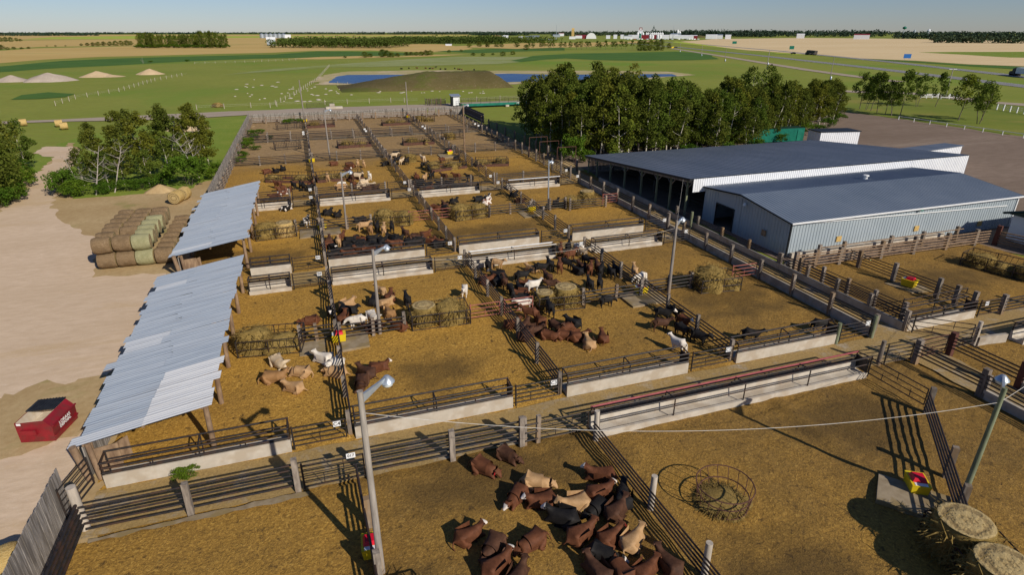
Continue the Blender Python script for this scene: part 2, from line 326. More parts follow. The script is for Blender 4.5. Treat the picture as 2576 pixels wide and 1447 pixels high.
# far fields (metres up: far things are seen at a grazing angle, so sheets are spaced a little wider there)
fz=[-.09]
def field(name,mat,*ps,amp=4,step=25,z=None,ns=.02):
    fz[0]+=.006
    return sheet(name,pix(*ps),fz[0] if z is None else z,MT[mat],step,amp,ns,fz[0]*100)
field('crop_field','wheat',(-600,112),(-600,90),(-100,86.6),(600,86.4),(900,86.6),(1260,86.6),(1260,90),(990,92),(600,97),(0,99))
field('crop_field','canola',(60,97.5),(130,92.5),(330,89.5),(560,90.2),(900,89),(1240,88.2),(1240,89.6),(900,91.5),(560,95),(300,97.5))
field('crop_field','wheat',(-700,122),(-700,100),(40,101),(330,98),(560,96),(700,96),(700,109),(560,112),(520,113),(340,114),(100,117),(0,122))
field('wheat_field','wheat',(-900,165),(-900,130),(0,127),(85,121),(340,115),(560,113),(700,109),(990,109),(1110,110.5),(1190,121),(1150,128),(1075,131),(930,126),(780,127),(680,132),(560,134.5),(430,138),(260,142),(120,149),(0,158))
field('slough','slough',(-300,200),(-200,175),(0,167),(150,152),(300,146),(480,141),(640,137),(820,134),(800,143),(640,147),(500,152),(300,163),(120,172),(0,181))
field('slough','slough',(690,136),(800,128),(960,130),(1050,134),(1000,138.5),(880,141),(760,141))
field('wheat_field','wheat',(720,147.5),(800,143),(900,140),(1010,141),(1060,137),(1180,136),(1100,140),(1000,143.5),(900,146),(800,148.5))
field('slough','slough',(1090,128),(1200,124),(1300,118),(1420,119),(1420,126),(1300,129),(1200,133))
field('sage','sage',(640,176),(760,168),(860,160),(1000,150),(1150,142),(1330,142),(1340,152),(1250,160),(1100,164),(960,167),(800,170))
field('sage','sage',(560,188),(640,178),(860,162),(840,169),(700,178))
field('slough','slough',(1340,140),(1440,134),(1600,131),(1700,129),(1780,134),(1810,148),(1740,151),(1600,152),(1500,150),(1420,146),(1370,149),(1320,155),(1290,152))
field('slough','slough',(48,249),(70,238),(110,232),(175,236),(160,243),(100,247))
field('crop_field','wheat',(1120,117),(1300,108),(1500,106),(1650,101),(1660,104),(1560,110),(1480,117),(1300,122))
field('stubble_field','wheat2',(1700,105),(1800,97.5),(2010,94.5),(2250,96.5),(2900,106),(3100,190),(2576,166),(2440,161),(2300,152),(2160,146),(2080,140),(1960,131),(1860,124),(1760,111))
field('slough','weeds',(2310,131),(2400,130),(2700,129),(2700,146),(2540,144),(2420,137))
field('slough','slough',(2576,167),(2440,162),(2300,153),(2160,147),(2180,149.5),(2300,156.5),(2440,166),(2700,182),(2800,180))
field('yellow_verge','canola',(1700,103),(1760,110),(1860,124),(2080,142),(1960,134),(1800,118),(1690,106))
# roads
def ribbon(name,mat,ps,w,z,amp=.3,step=3,ns=.2):
    P=[Vector(p) for p in ps]; L=[];Rr=[]
    for i,p in enumerate(P):
        d=(P[min(i+1,len(P)-1)]-P[max(i-1,0)]).normalized(); nr=Vector((-d.y,d.x)); ww=w[i] if isinstance(w,(list,tuple)) else w
        L.append(p+nr*ww/2); Rr.append(p-nr*ww/2)
    return sheet(name,[tuple(q) for q in L+Rr[::-1]],z,MT[mat],step,amp,ns)
HW=(Vector(G(1960,128))-Vector(G(2576,202))).normalized()
def along(px,py,t): q=Vector(G(px,py)); return tuple(q+HW*t)
NEAR=[along(2576,220,-300),along(2576,220,0),along(2576,220,1400)]
ribbon('highway_lane','asphalt',[G(3000,268),G(2576,216),G(2200,171),G(1930,141),G(1700,117.5),G(1610,110.5),G(1570,107)],9.5,.006,.3,8)
ribbon('highway_lane','asphalt',[G(3000,246),G(2576,192.5),G(2240,155),G(1960,127.5),G(1760,110.5),G(1660,104.5),G(1610,101.5)],9,.010,.3,8)
ribbon('service_road','road',[G(2260,205),G(2140,190),G(2030,175),G(1930,159),G(1800,138),G(1715,125),G(1690,121)],[7.5]*7,.014,.4,5)
for k,(ps) in enumerate([[G(3000,268.5),G(2576,216.5),G(2200,171.5),G(1930,141.3)],[G(3000,246.3),G(2576,192.8),G(2240,155.2),G(1960,127.6)]]):
    for off in (-4.2,4.2):
        P=[Vector(p) for p in ps]; d=(P[1]-P[0]).normalized(); nr=Vector((-d.y,d.x))*off
        ribbon('road_edge_line','white',[tuple(p+nr) for p in P],.2,.018,0)
ribbon('driveway','road',[G(2700,272),G(2576,263),G(2480,256),G(2360,240),G(2250,231),G(2150,230),G(2080,226)],8,.005,.8,5)
ribbon('gravel_road','road',[(-140,176),(-90,177),(-58,177.3),(-29,176.8),(-12,179),(15,179),(37,178.5),(60,181),(90,183),(110,186)],[4,4,4.6,12,9.5,9.5,8.5,6,5,5],.006,.7,3)
sheet('weedy_ground',[(-45,150),(-29,168),(-10,171),(-12,120),(-13,90),(-20,86),(-34,86),(-40,104),(-46,125)],-.06,MT['weeds'],2,1.2)
sheet('dry_margin',[(-60,8),(-60,92),(-38,92),(-42,124),(-44,140),(-40.5,133),(-38.5,108),(-34,99),(-30,90),(-22,90),(-17,91),(-13.4,96),(-13.4,150),(-11,158),(-11,8)],-.04,MT['drygrass'],1.2,1.3,.3)
sheet('gravel_yard',[(-60,5),(-60,78),(-41,79),(-36.3,85),(-37.4,96),(-40,110),(-41.5,123),(-47,129),(-47,136),(-42.5,135),(-39,128),(-37.3,118),(-35.2,100),(-32.2,93),(-31.4,86.5),(-29.3,82),(-26,75),(-22,70),(-20.5,62),(-19.6,57.8),(-13.5,57),(-13.2,48),(-13.2,41),(-14.2,37),(-13.4,33),(-13.2,28.5),(-13.2,5)],-.02,MT['gravel'],.9,1.0,.45)
sheet('weed_patch',[(-22,33),(-19.2,38.5),(-15.2,39.3),(-13.3,38),(-13.3,33.5),(-15.5,31.5),(-18.5,31)],-.012,MT['drygrass'],.5,1.1,.6)
sheet('dirt_lot',[(41,39.7),(63,39),(72,24),(130,20),(190,40),(170,76),(141,82),(141,113),(140,127),(133,131),(124,127),(118,119),(112,113),(104,107),(84,98),(41,98)],-.05,MT['lot'],1.5,1.1,.3)
sheet('mown_lawn',[(134,131),(140,127.5),(141.6,112.5),(142.4,95),(140,80),(170,73),(215,124),(206,129),(206,134),(218,166),(180,170),(160,168),(140,160)],-.055,MT['lawn'],3,.6)
sheet('barn_margin',[(36.6,84),(41,84),(41,98.5),(36.6,99)],-.03,MT['drygrass'],1,.5)
# ponds and banks
sheet('pond_bank',[(6,268),(9,292),(13,330),(26,356),(60,356),(100,338),(150,322),(192,298),(190,270),(150,252),(100,250),(82,246),(50,252),(28,262)],-.03,MT['shore'],3,3,.06)
sheet('pond_bank',[(4,282),(10,318),(22,350),(34,352),(22,336),(14,316),(10,286)],-.024,MT['shore'],3,2,.1)
sheet('pond_water',[(11.8,277.5),(14,295),(18.8,318),(23.4,327),(48,320),(80,313),(106,309),(118,298),(130,292),(155,289),(182,279),(176,266),(150,259),(104,256.5),(85,256),(60,258),(35,262),(22,268.5)],-.012,MT['water'],3,1.0,.1)
m=MB(); gx,gy=46,26; vs=[]; 
for j in range(gy+1):
    for i in range(gx+1):
        u=i/gx; v=j/gy; x=14+u*66; y=231+v*33+ -2*math.sin(u*3)
        ex=min(1,u/.5)**.8*min(1,(1-u)/.10)**.55; ey=math.sin(pi*min(1,max(0,v)))**.7
        h=5.6*ex*ey+noise.noise((x*.3,y*.3,2))*.5*ex*ey-.13
        vs.append((x,y,h))
m.add(vs,[(j*(gx+1)+i,j*(gx+1)+i+1,(j+1)*(gx+1)+i+1,(j+1)*(gx+1)+i) for j in range(gy) for i in range(gx)],True); struct(m.build('earth_mound',MT['berm']))
# ---------------- pen floors ----------------
XF=(.2,12.4,24.6,36.3)
ALLEYS=[(-11.6,64,24.0,27.1),(-6.4,36,50.2,53.3),(-6.4,36,76.7,79.7),(36.5,39.2,27,156),(36.2,39.0,5,24)]
FEED=[(-4.2,40,4),(7.6,39.5,5),(18,39.8,4.5),(31,38.5,4),(-4.5,64.8,4),(7.6,64.5,4),(17,64.3,4),(31,64.3,4),(-5,92,6),(6,93,5),(20,93,7),(31,95,5),(22.5,10.5,5),(15.9,17,3),(9,29,2),(7,54,3),(-6,61,3)]
STR={'D':(.66,.42,.34,.30),'C':(.80,.72,.48,.38),'B':(.72,.68,.50,.62),'A':(.62,.56,.60,.58),'Z':(.55,.52,.50,.52),'Y':(.46,.44,.42,.46)}
def straw(x,y):
    row='D' if y<25.5 else 'C' if y<52 else 'B' if y<78 else 'A' if y<104.5 else 'Z' if y<128.5 else 'Y'
    c=0 if x<.2 else 1 if x<12.4 else 2 if x<24.6 else 3
    s=STR[row][c]-.06
    if x>36.3: s=.30
    for fx,fy,r in FEED:
        d=math.hypot(x-fx,y-fy)/r
        if d<1.4: s+=.34*max(0,1-d/1.4)
    return s
WETS=[(-6,58.5,5.5,3.2),(18,59.5,6,2.6),(29,57,4,1.8),(31,36.5,5,4),(18,86,5,2.5),(30,85,5,2.4),(6,32.5,3,2),(7,22,6,2.5),(16,12,4,3),(50,33,6,3),(43,33,2.4,4),(27,20,4,3),(0.8,16.5,2,2)]
def wet(x,y):
    w=0
    for a,b,r1,r2 in WETS:
        d=math.hypot((x-a)/r1,(y-b)/r2)+noise.noise((x*.7,y*.7,3))*.5
        w=max(w,max(0,min(1,(1.15-d)*1.6)))
    return w*.8
def hf(x,y):
    for a,b,c,d in ALLEYS:
        if a-.5<x<b+.5 and c-.35<y<d+.35: return -.10
    h=noise.noise((x*.45,y*.45,.3))*.05+noise.noise((x*1.5,y*1.5,5))*.035-.015
    for xf in XF[:3]:
        if y<104: h+=.20*math.exp(-((x-xf+.35)/.5)**2)*(.55+noise.noise((xf,y*.5,1)))
    return h
def floor_mesh(name,x0,x1,y0,y1,st,hz=0.0):
    nx=int((x1-x0)/st); ny=int((y1-y0)/st); m=MB(); vs=[];a1=[];a2=[];a3=[]
    for j in range(ny+1):
        for i in range(nx+1):
            x=x0+(x1-x0)*i/nx; y=y0+(y1-y0)*j/ny; vs.append((x,y,hf(x,y)+hz)); a1.append(straw(x,y)); a2.append(wet(x,y)); a3.append(max(0,min(.85,(y-99)/14+noise.noise((x*.2,y*.2,9))*.5))*(.9 if x<12 else .7))
    m.add(vs,[(j*(nx+1)+i,j*(nx+1)+i+1,(j+1)*(nx+1)+i+1,(j+1)*(nx+1)+i) for j in range(ny) for i in range(nx)],True)
    m.at={'straw':a1,'wet':a2,'dust':a3}; return struct(m.build(name,MT['pen']))
floor_mesh('pen_floor',-11.7,64,4,39.6,.3)
floor_mesh('pen_floor',-11.7,40.3,39.6,84,.4)
floor_mesh('pen_floor',-11.9,39.8,84,157,.7)
for k,(a,b,c,d) in enumerate(ALLEYS):
    sheet('feed_alley',[(a,c),(b,c),(b,d),(a,d)],-.02+.002*k,MT['alley'],.6,.12,.9)
sheet('concrete_strip',[(-11.6,127.2),(36,126.6),(36,129.6),(-11.6,129.4)],.02,MT['slab'],1,.2)
sheet('kerb_line',[(-11,23.55),(-2,23.5),(-2,23.8),(-11,23.8)],.05,MT['slab'],.4,.16,1.5)
# ================= FENCES, TROUGHS, GATES =================
def fence(label,p0,p1,zs,sp=4.0,ph=1.55,pr=.11,rr=.052,pm='post',rm='pipe',square=True,cat='fence',name='pipe_fence',posts=None,group=None,off=.0,proud=.13,railname='rail'):
    p0,p1=Vector((p0[0],p0[1],0)),Vector((p1[0],p1[1],0)); L=(p1-p0).length; d=(p1-p0).normalized(); nr=Vector((-d.y,d.x,0)); a=math.atan2(d.y,d.x)
    t=thing(name,label,cat,tuple(p0),0,group)
    if posts is None:
        k=max(1,round(L/sp)); posts=[i*L/k for i in range(k+1)]
    for s in posts:
        q=p0+d*s+nr*off; hh=ph+random.uniform(-.06,.1); mb=MB()
        lean=Vector((random.uniform(-.03,.03),random.uniform(-.03,.03),0))
        if square: 
            mb.box((q.x,q.y,hh/2-.1),(pr*2,pr*1.9,hh+.2),a)
            mb.v=[tuple(Vector(v)+lean*(v[2]/1.5)) for v in mb.v]
        else: mb.tube((q.x,q.y,-.2),(q.x+lean.x,q.y+lean.y,hh),pr,10,pr*.92)
        mb.build('post',MT[pm],t)
    for z in zs:
        mb=MB(); pts=[]; k=max(1,int(L/2.0))
        for i in range(k+1):
            q=p0+d*(L*i/k)+nr*(off-proud); pts.append((q.x,q.y,z+random.uniform(-.012,.012)))
        mb.path(pts,rr,6); mb.build(railname,MT[rm],t)
    return t
def gate(label,p0,p1,h=1.35,z0=.25,n=5,rm='pipe',r=.028,group='steel gates of the pens',name='steel_gate',br=None):
    p0,p1=Vector((p0[0],p0[1],0)),Vector((p1[0],p1[1],0)); t=thing(name,label,'gate',tuple(p0),0,group); up=Vector((0,0,1))
    mb=MB()
    for q in (p0,p1): mb.tube(q+up*z0,q+up*h,r*1.25)
    for z in (z0,h): mb.tube(p0+up*z,p1+up*z,r*1.25)
    mb.build('gate_frame',MT[rm],t)
    for k in range(1,n-1):
        z=z0+(h-z0)*k/(n-1); MB().tube(p0+up*z,p1+up*z,r).build('bar',MT[rm],t)
    L=(p1-p0).length; mb=MB()
    for k in range(1,max(2,int(L/.9))):
        q=p0.lerp(p1,k/max(2,int(L/.9))); lo=k%2
        mb.tube(q+up*(z0+(h-z0)*(0 if lo else .5)),q+up*(z0+(h-z0)*(.5 if lo else 1)),r*.8)
    mb.build('brace',MT[rm],t)
    MB().tube(p0+up*.05,p0+up*(h+.12),.05).build('hinge_post',MT[rm],t)
    return t
def trough(label,x0,x1,ya,side,hw=.66,lo=.30,w=.95,top=1.32,rm='pipe',toprail=None,second=None,ends=True,sp=4.2):
    t=thing('feed_trough',label,'feed trough',((x0+x1)/2,ya,0),0,'concrete feed troughs')
    s=side; prof=[(0,-.1),(0,hw),(.13,hw),(.2,.2),(w-.22,.2),(w-.16,lo),(w,lo),(w,-.1)]
    def prism(xa,xb,pr):
        mb=MB(); n=len(pr); vs=[(xa,ya+s*p,z) for p,z in pr]+[(xb,ya+s*p,z) for p,z in pr]
        fs=[(i,(i+1)%n,n+(i+1)%n,n+i) for i in range(n)]; fs=[f if s>0 else f[::-1] for f in fs]
        q0=[(0,1,2,3),(0,3,4,7),(4,5,6,7)]; 
        for q in q0: fs.append(q[::-1] if s>0 else q); fs.append(tuple(n+i for i in (q if s>0 else q[::-1])))
        mb.add(vs,fs); return mb
    prism(x0,x1,prof).build('trough_body',MT['conc'],t)
    yn,yf=ya+s*.07,ya+s*(w-.06)
    rails=[('rail',yn,hw+.08,.075,rm),('rail',yn,top-.3,.055,rm),('rail',yn,top,.06,toprail or rm),('rail',yf,top+.1,.055,second or rm),('rail',yf,.95,.045,rm)]
    for nm,y,z,r,mm in rails: MB().tube((x0,y,z),(x1,y,z),r).build(nm,MT[mm],t)
    k=max(2,round((x1-x0)/sp))
    for i in range(k+1):
        x=x0+(x1-x0)*i/k; x=min(max(x,x0+.05),x1-.05)
        mb=MB(); mb.tube((x,yn,hw-.05),(x,yn,top),.045); mb.tube((x,yf,lo-.05),(x,yf,top+.1),.04); mb.tube((x,yn,top),(x,yf,top+.1),.04); mb.build('upright',MT['pipe'],t)
        if i<k:
            xm=x+(x1-x0)/k*.5; MB().tube((xm,yn,hw+.05),(xm,yn,top-.3),.035).build('short_upright',MT['pipe'],t)
    if ends:
        mb=MB(); mb.box((x1-.04,ya+s*w*.5,.75),(.06,w*.92,.85)); mb.build('end_plate',MT['pipe'],t)
    return t
def sign(label,x,y,z,txt,w=.38,h=.32,rz=0.0,tilt=0.0):
    t=thing('pen_sign',label,'sign',(x,y,z),rz,'white pen number signs')
    mb=MB(); mb.box((0,0,0),(w,.02,h)); o=mb.build('plate',MT['white'],t,local=True); 
    cu=bpy.data.curves.new('lettering','FONT'); cu.body=txt; cu.size=h*.95 if len(txt)<3 else h*.75; cu.align_x='CENTER'; cu.align_y='CENTER'; cu.extrude=.004; cu.offset=.004
    tmp=bpy.data.objects.new('lettering',cu); COL.objects.link(tmp); dg=bpy.context.evaluated_depsgraph_get(); me=bpy.data.meshes.new_from_object(tmp.evaluated_get(dg)); bpy.data.objects.remove(tmp); bpy.data.curves.remove(cu)
    me.transform(Matrix.Translation((0,-.0125,0))@Matrix.Rotation(R(90),4,'X')); me.materials.clear(); me.materials.append(MT['ink']); link('lettering',me,t)
    return t
Z5=(.28,.54,.80,1.06,1.32); Z6=(.25,.5,.75,1.0,1.25,1.5)
pens={'C':('C4','C3','C2','C1'),'B':('B4','B3','B2','B1'),'A':('A4','A3','A2','A1')}
# pen dividing fences (run away from the camera)
for i in range(3):
    a,b=i,i+1; x=XF[i]
    fence('pipe fence on grey posts between the pens signed C%d and C%d, front part'%(4-a,3-a),(x,27.6),(x,38.9),Z5,rr=.05)
    fence('pipe fence on grey posts between the pens signed C%d and C%d, back part'%(4-a,3-a),(x,38.9),(x,50.0),Z5,rr=.05)
    fence('pipe fence on grey posts between the pens signed B%d and B%d, front part'%(4-a,3-a),(x,53.9),(x,64.8),Z5)
    fence('pipe fence on grey posts between the pens signed B%d and B%d, back part'%(4-a,3-a),(x,64.8),(x,76.5),Z5)
    fence('pipe fence on grey posts between the pens signed A%d and A%d'%(4-a,3-a),(x,80),(x,104.4),Z5)
    fence('pipe fence beyond the A%d and A%d pens, up to the concrete strip'%(4-a,3-a),(x,104.4),(x,127),Z5)
    fence('furthest pipe fence in line with the A%d and A%d pens, by the plank windbreak'%(4-a,3-a),(x,130),(x,155.3),Z5)
# cross fences, back of the alleys and mid-pen
def cross(y,segs,zs,lab,sp=4,pm='post',**k):
    for (x0,x1,l) in segs: fence(lab%l,(x0,y),(x1,y),zs,sp,pm=pm,**k)
cross(79.9,[(-11.5,-3.0,'A4'),(.4,9.2,'A3'),(12.7,21.1,'A2'),(24.9,32.9,'A1')],Z5,'five rail fence along the alley edge of pen %s')
cross(104.4,[(-11.6,.1,'A4'),(.5,12.2,'A3'),(12.6,24.4,'A2'),(24.8,36.1,'A1')],Z5,'rail fence closing the back of pen %s')
cross(127.0,[(-11.6,-3.0,'A4'),(.4,9.2,'A3'),(12.7,21.1,'A2'),(24.9,33,'A1')],Z5,'rail fence along the near edge of the concrete strip beyond pen %s')
cross(129.7,[(-11.6,-3.0,'A4'),(.4,9.2,'A3'),(12.7,21.1,'A2'),(24.9,33,'A1')],(.35,.7,1.05,1.4),'rail fence along the far edge of the concrete strip beyond pen %s')
# middle fences of rows B and C (feeders fill the gaps)
for (x0,x1,y,l,ps) in [(-2.2,.1,39.2,'pen C4, beside the yellow waterer',[0,1.1]),(.5,5.0,38.8,'pen C3, by the lamp pole',None),(19.1,24.3,38.6,'pen C2, left of the yellow waterer',[0,2.9,5.2]),(24.9,29.3,38.9,'pen C1, left of its hay feeder',None),(-2.3,.0,65.6,'pen B4, beside the waterer',None),(.5,5.6,65.2,'pen B3, by the lamp pole',None),(19.3,24.4,64.8,'pen B2, left of the yellow waterer',None),(24.9,29.0,64.8,'pen B1, by the steel pole',None),(29.2,34,63.9,'pen B1, in front of its hay bales',[0,4.8])]:
    fence('middle rail fence of %s'%l,(x0,y),(x1,y),(.3,.6,.9,1.2),2.2,1.4,posts=ps)
for (x0,x1,y,l,mm) in [(9.9,12.2,38.7,'C3, right of its hay feeder','redpipe'),(12.6,14.9,38.8,'C2, left of its hay bales','redpipe'),(33.6,36.1,39.1,'C1, beside its hay feeder','redpipe'),(9.8,12.2,65,'B3, right of its hay bales','redpipe'),(12.6,14.7,65.1,'B2, left of its hay bales','redpipe'),(34.1,36.1,64.9,'B1, beside its hay bales','redpipe')]:
    gate('faded red gate in the middle fence of pen '+l,(x0,y),(x1,y),1.3,.3,4,mm,.03,group='faded red gates in the middle fences')
# troughs: rows C and B facing the alleys, and those on the far side
for r,y in (('C',27.25),('B',53.45)):
    for (x0,x1,c) in ((-11.2 if r=='C' else -6.2,-2.8,0),(.45,9.35,1),(12.75,21.15,2),(24.85,33.2,3)):
        trough('concrete feed trough with pipe rails along the front of pen %s'%pens[r][c],x0,x1,y,1,.66 if r=='C' else .8)
for r,y in (('C',50.15),('B',76.7)):
    for (x0,x1,c) in ((-6.1 if r=='C' else -9,-2.8,0),(.5,9.25,1),(12.8 if r=='C' else 13.2,21.2,2),(25.3,32.9,3)):
        pale={('C',2):('white_pipe','wire'),('B',3):('pipe','white_pipe')}.get((r,c),(None,None))
        trough('concrete feed trough with pipe rails along the back of pen %s'%pens[r][c],x0,x1,y,-1,.72,.32,1.0,1.3,toprail=pale[0],second=pale[1])
trough('longest concrete feed trough, with a pink top rail, across the alley from pen C3',12.7,31.4,24.1,-1,.78,.34,1.05,1.35,second='pipe',toprail='pink',sp=4.6)
# pen gates with number signs
for r,y,x_of in (('C',27.2,0),('B',53.4,0),('A',79.9,0)):
    for c,(x0,x1) in enumerate(((-2.65,.0),(9.5,12.25),(21.35,24.4),(33.4,36.1))):
        gate('steel gate of pen %s beside the sign'%pens[r][c],(x0,y),(x1,y))
        sign('white sign reading %s on the pen gate'%pens[r][c],x1-.42,y-.06,1.18 if r!='A' else 1.2,pens[r][c])
for r,y,tx in (('C',49.2,('B8','C6','C5','C8')),('B',75.8,('B4','B5','B6','B1'))):
    for c,(x0,x1) in enumerate(((-2.6,.05),(9.45,12.25),(21.4,24.3),(33.1,36.1))):
        gate('steel gate at the back of pen %s'%pens[r][c],(x0,y),(x1,y))
        sign('small white sign on the back gate of pen %s'%pens[r][c],x1-.5,y-.06,1.2,tx[c])
for y,l in ((127.1,'near'),(129.8,'far')):
    for c,(x0,x1) in enumerate(((-2.9,.0),(9.4,12.2),(21.3,24.4),(33.2,36.1))):
        gate('steel gate on the %s side of the concrete strip, beyond pen %s'%(l,pens['A'][c]),(x0,y),(x1,y))
        sign('tiny white sign on the %s strip gate beyond pen %s'%(l,pens['A'][c]),x1-.5,y-.06,1.3,('4','3','2','1')[c])
# fence along the lower side of the front alley
fence('long five rail fence between the front pen and the paved alley, left part',(-11.2,24.1),(-2.4,24.05),(.22,.52,.82,1.12,1.42),4.4,1.75,.13,.05,proud=-.14,posts=[4.1,8.7])
fence('long five rail fence between the front pen and the paved alley, right part',(.75,23.95),(8.7,23.8),(.22,.52,.82,1.12,1.42),4,1.8,.14,.05,proud=-.14,posts=[.05,4.2,7.9])
gate('steel gate between two posts in the front alley fence',(-2.2,24.0),(.6,23.95),1.4,.15,6)
sign('white sign reading 017 on the front alley gate',.05,23.9,1.5,'017',.42,.28)
gate('steel gate left of the long pink railed trough',(9.6,23.75),(12.4,23.7),1.3,.2,5); 
for x in (8.75,9.55): pass
fence('short rail fence meeting the pink railed trough',(8.8,23.8),(9.5,23.8),(.3,.8,1.3),9,1.7,posts=[0.0,.75],pm='post')
# front pens
fence('five rail pipe fence on pale round posts beside the resting cattle',(12.5,23.0),(12.9,8),(.22,.45,.68,.92,1.15),5.3,1.85,.15,.045,pm='post_pale',square=False,posts=[0.1,5.4,9.3,13.5])
fence('rail fence behind the tallest lamp pole in the front pens',(.35,23.6),(.75,8),(.25,.55,.85,1.15),3,1.6,.14,.05,posts=[2.9,6.0,9,12],pm='post')
gate('long steel gate across the alley end right of the pink railed trough',(31.5,23.1),(31.6,19.4),1.35,.3,4,r=.03)
fence('five rail fence leaning towards the right hand lamp pole',(31.5,19.1),(23.8,11.0),(.3,.55,.8,1.05,1.3),4.6,1.7,.14,.05,posts=[.05,5.9,8.6,10.8])
# plank windbreaks and left side
def planks(label,p0,p1,h,board=.22,mat='plank',cat='plank fence',lean=0.0,sup=None):
    p0,p1=Vector((p0[0],p0[1],0)),Vector((p1[0],p1[1],0)); d=(p1-p0).normalized(); L=(p1-p0).length; a=math.atan2(d.y,d.x); nr=Vector((-d.y,d.x,0)); t=thing('plank_windbreak',label,cat,tuple(p0))
    mb=MB(); k=int(L/board)
    for i in range(k):
        if random.random()<.012: continue
        q=p0+d*((i+.5)*board); hh=h+random.uniform(-.06,.06); mb.box((q.x+nr.x*random.uniform(-.015,.015),q.y,hh/2),(board*.93,.035,hh),a+random.uniform(-.03,.03))
    mb.build('plank_panel',MT[mat],t)
    for z in (h*.28,h*.82):
        c=(p0+p1)/2+nr*(-.07); MB().box((c.x,c.y,z),(L,.09,.14),a).build('stringer',MT['plank'],t)
    return t
planks('long grey plank windbreak across the far end of the pens, in front of the gravel road',(-12.3,157.2),(40.5,157.2),2.05)
planks('grey plank windbreak along the left side of the far pens, running back from the open shed',(-12.25,79.5),(-12.25,157.0),2.3)
planks('dark plank windbreak at the far right corner of the pens, beside the green scale deck',(40.2,156.8),(40.2,138.5),2.3,mat='plank_dark')
fence('weathered rail fence on dark posts in front of the far plank windbreak',(-11.8,155.4),(36.2,155.4),(.3,.65,1.0,1.35),3.1,1.6,.16,.06,pm='post',rm='oldwood')
fence('rail fence inside the left plank windbreak',(-11.75,81),(-11.75,154.8),(.35,.7,1.05,1.4),3.1,1.5,.13,.06,rm='post')
planks('grey plank gate fence at the bottom left, beside the stacked rails',(-12.25,26.0),(-11.95,8),2.4,.24)
fence('thick dark rails beside the grey plank fence at the bottom left',(-11.1,24.2),(-10.8,8),(.5,.78,1.06,1.34,1.6),6,.4,.14,.07,rm='pipe',posts=[8,14])
t=thing('pale_round_post','thick pale round post at the corner of the bottom left rails','post',(-11.35,24.6,0)); MB().tube((-11.35,24.6,-.2),(-11.35,24.6,2.3),.2,12,.19).build('shaft',MT['post_pale'],t)
gate('dark steel gate standing open at the bottom left beside the gravel yard',(-12.2,25.3),(-11.7,27.5),1.7,.2,6,r=.03)
# left shed
def shed(label,y0,y1,seed,white=None,wall=True):
    rnd=random.Random(seed); t=thing('open_shed',label,'shed',(-9.2,(y0+y1)/2,0),0,'open sheds along the gravel yard')
    mb=MB(); tint=[]; zz=lambda x:2.0+(x+12.4)/6.3*1.05
    y=y0
    while y<y1-.05:
        wd=min(.84,y1-y); xw=-12.35+rnd.uniform(-.3,.22)-.012*(y-28)*.6; xe=-6.15+rnd.uniform(-.18,.2)
        if rnd.random()<.07: xw-=.5
        xj=-9.6+rnd.uniform(-.5,.5)
        if white and y<white: xj=-9.35+.05*((y-y0))+rnd.uniform(-.05,.1)
        for (xa,xb,dz,tn) in ((xw,xj+.2,0,rnd.uniform(0,.12)),(xj,xe,.025,(1.0 if white and y<white else rnd.uniform(0,.14)))):
            if rnd.random()<.06: tn=.55
            tw=rnd.uniform(-.015,.015); n=int(wd/.055)+1; vs=[]
            for i in range(n+1):
                yy=y+(wd+.04)*i/n; b=abs(((yy/.21)%1)-.5)*2; h=.028*(1 if b>.55 else b/.55)
                vs+=[(xa,yy,zz(xa)+dz+h),(xb,yy,zz(xb)+dz+h+tw)]
            mb.add(vs,[(2*i,2*i+1,2*i+3,2*i+2) for i in range(n)]); tint+=[tn]*len(vs)
        y+=wd
    mb.at={'tint':tint}; mb.build('corrugated_roof',MT['galv'],t)
    ys=[y0+.8+i*(y1-y0-1.2)/5 for i in range(6)]
    for yy in ys:
        MB().tube((-6.7+rnd.uniform(-.1,.1),yy,-.2),(-6.6,yy+rnd.uniform(-.15,.15),2.9),.15,9,.13).build('pole_post',MT['oldwood'],t)
        MB().tube((-11.9,yy,-.2),(-11.9,yy,2.0),.13,8).build('rear_post',MT['oldwood'],t)
        MB().tube((-12.2,yy,1.93),(-6.3,yy,2.93),.07,6).build('rafter',MT['oldwood'],t)
    for x,z in ((-6.62,2.88),(-9.3,2.4),(-11.9,1.93)): MB().box((x,(y0+y1)/2,z),(.12,y1-y0-.3,.12)).build('purlin',MT['oldwood'],t)
    mb=MB(); y=y0+.3
    while y<y1-.3: mb.box((-12.0,y,.95),(.05,.2,1.85+rnd.uniform(-.1,.05))); y+=.225
    mb.build('plank_wall',MT['plank'],t)
    mb=MB(); mb.tube((-12.05,y0+.1,-.1),(-12.25,y0-.1,2.1),.17,9); mb.tube((-11.6,y0+.05,-.1),(-11.75,y0+.2,2.0),.13,8); mb.box((-11.2,y0+.4,.8),(1.1,.06,1.5),.2); mb.box((-10.9,y0+.9,.7),(1.3,.05,1.2),.9); mb.build('corner_timbers',MT['oldwood'],t)
    return t
shed('open sided cattle shed with white sheets at the near end of its corrugated roof',28.0,50.6,3,32.6)
shed('open sided cattle shed with plain corrugated roof beyond the near one, beside the stacked bales',55.2,78.6,8)
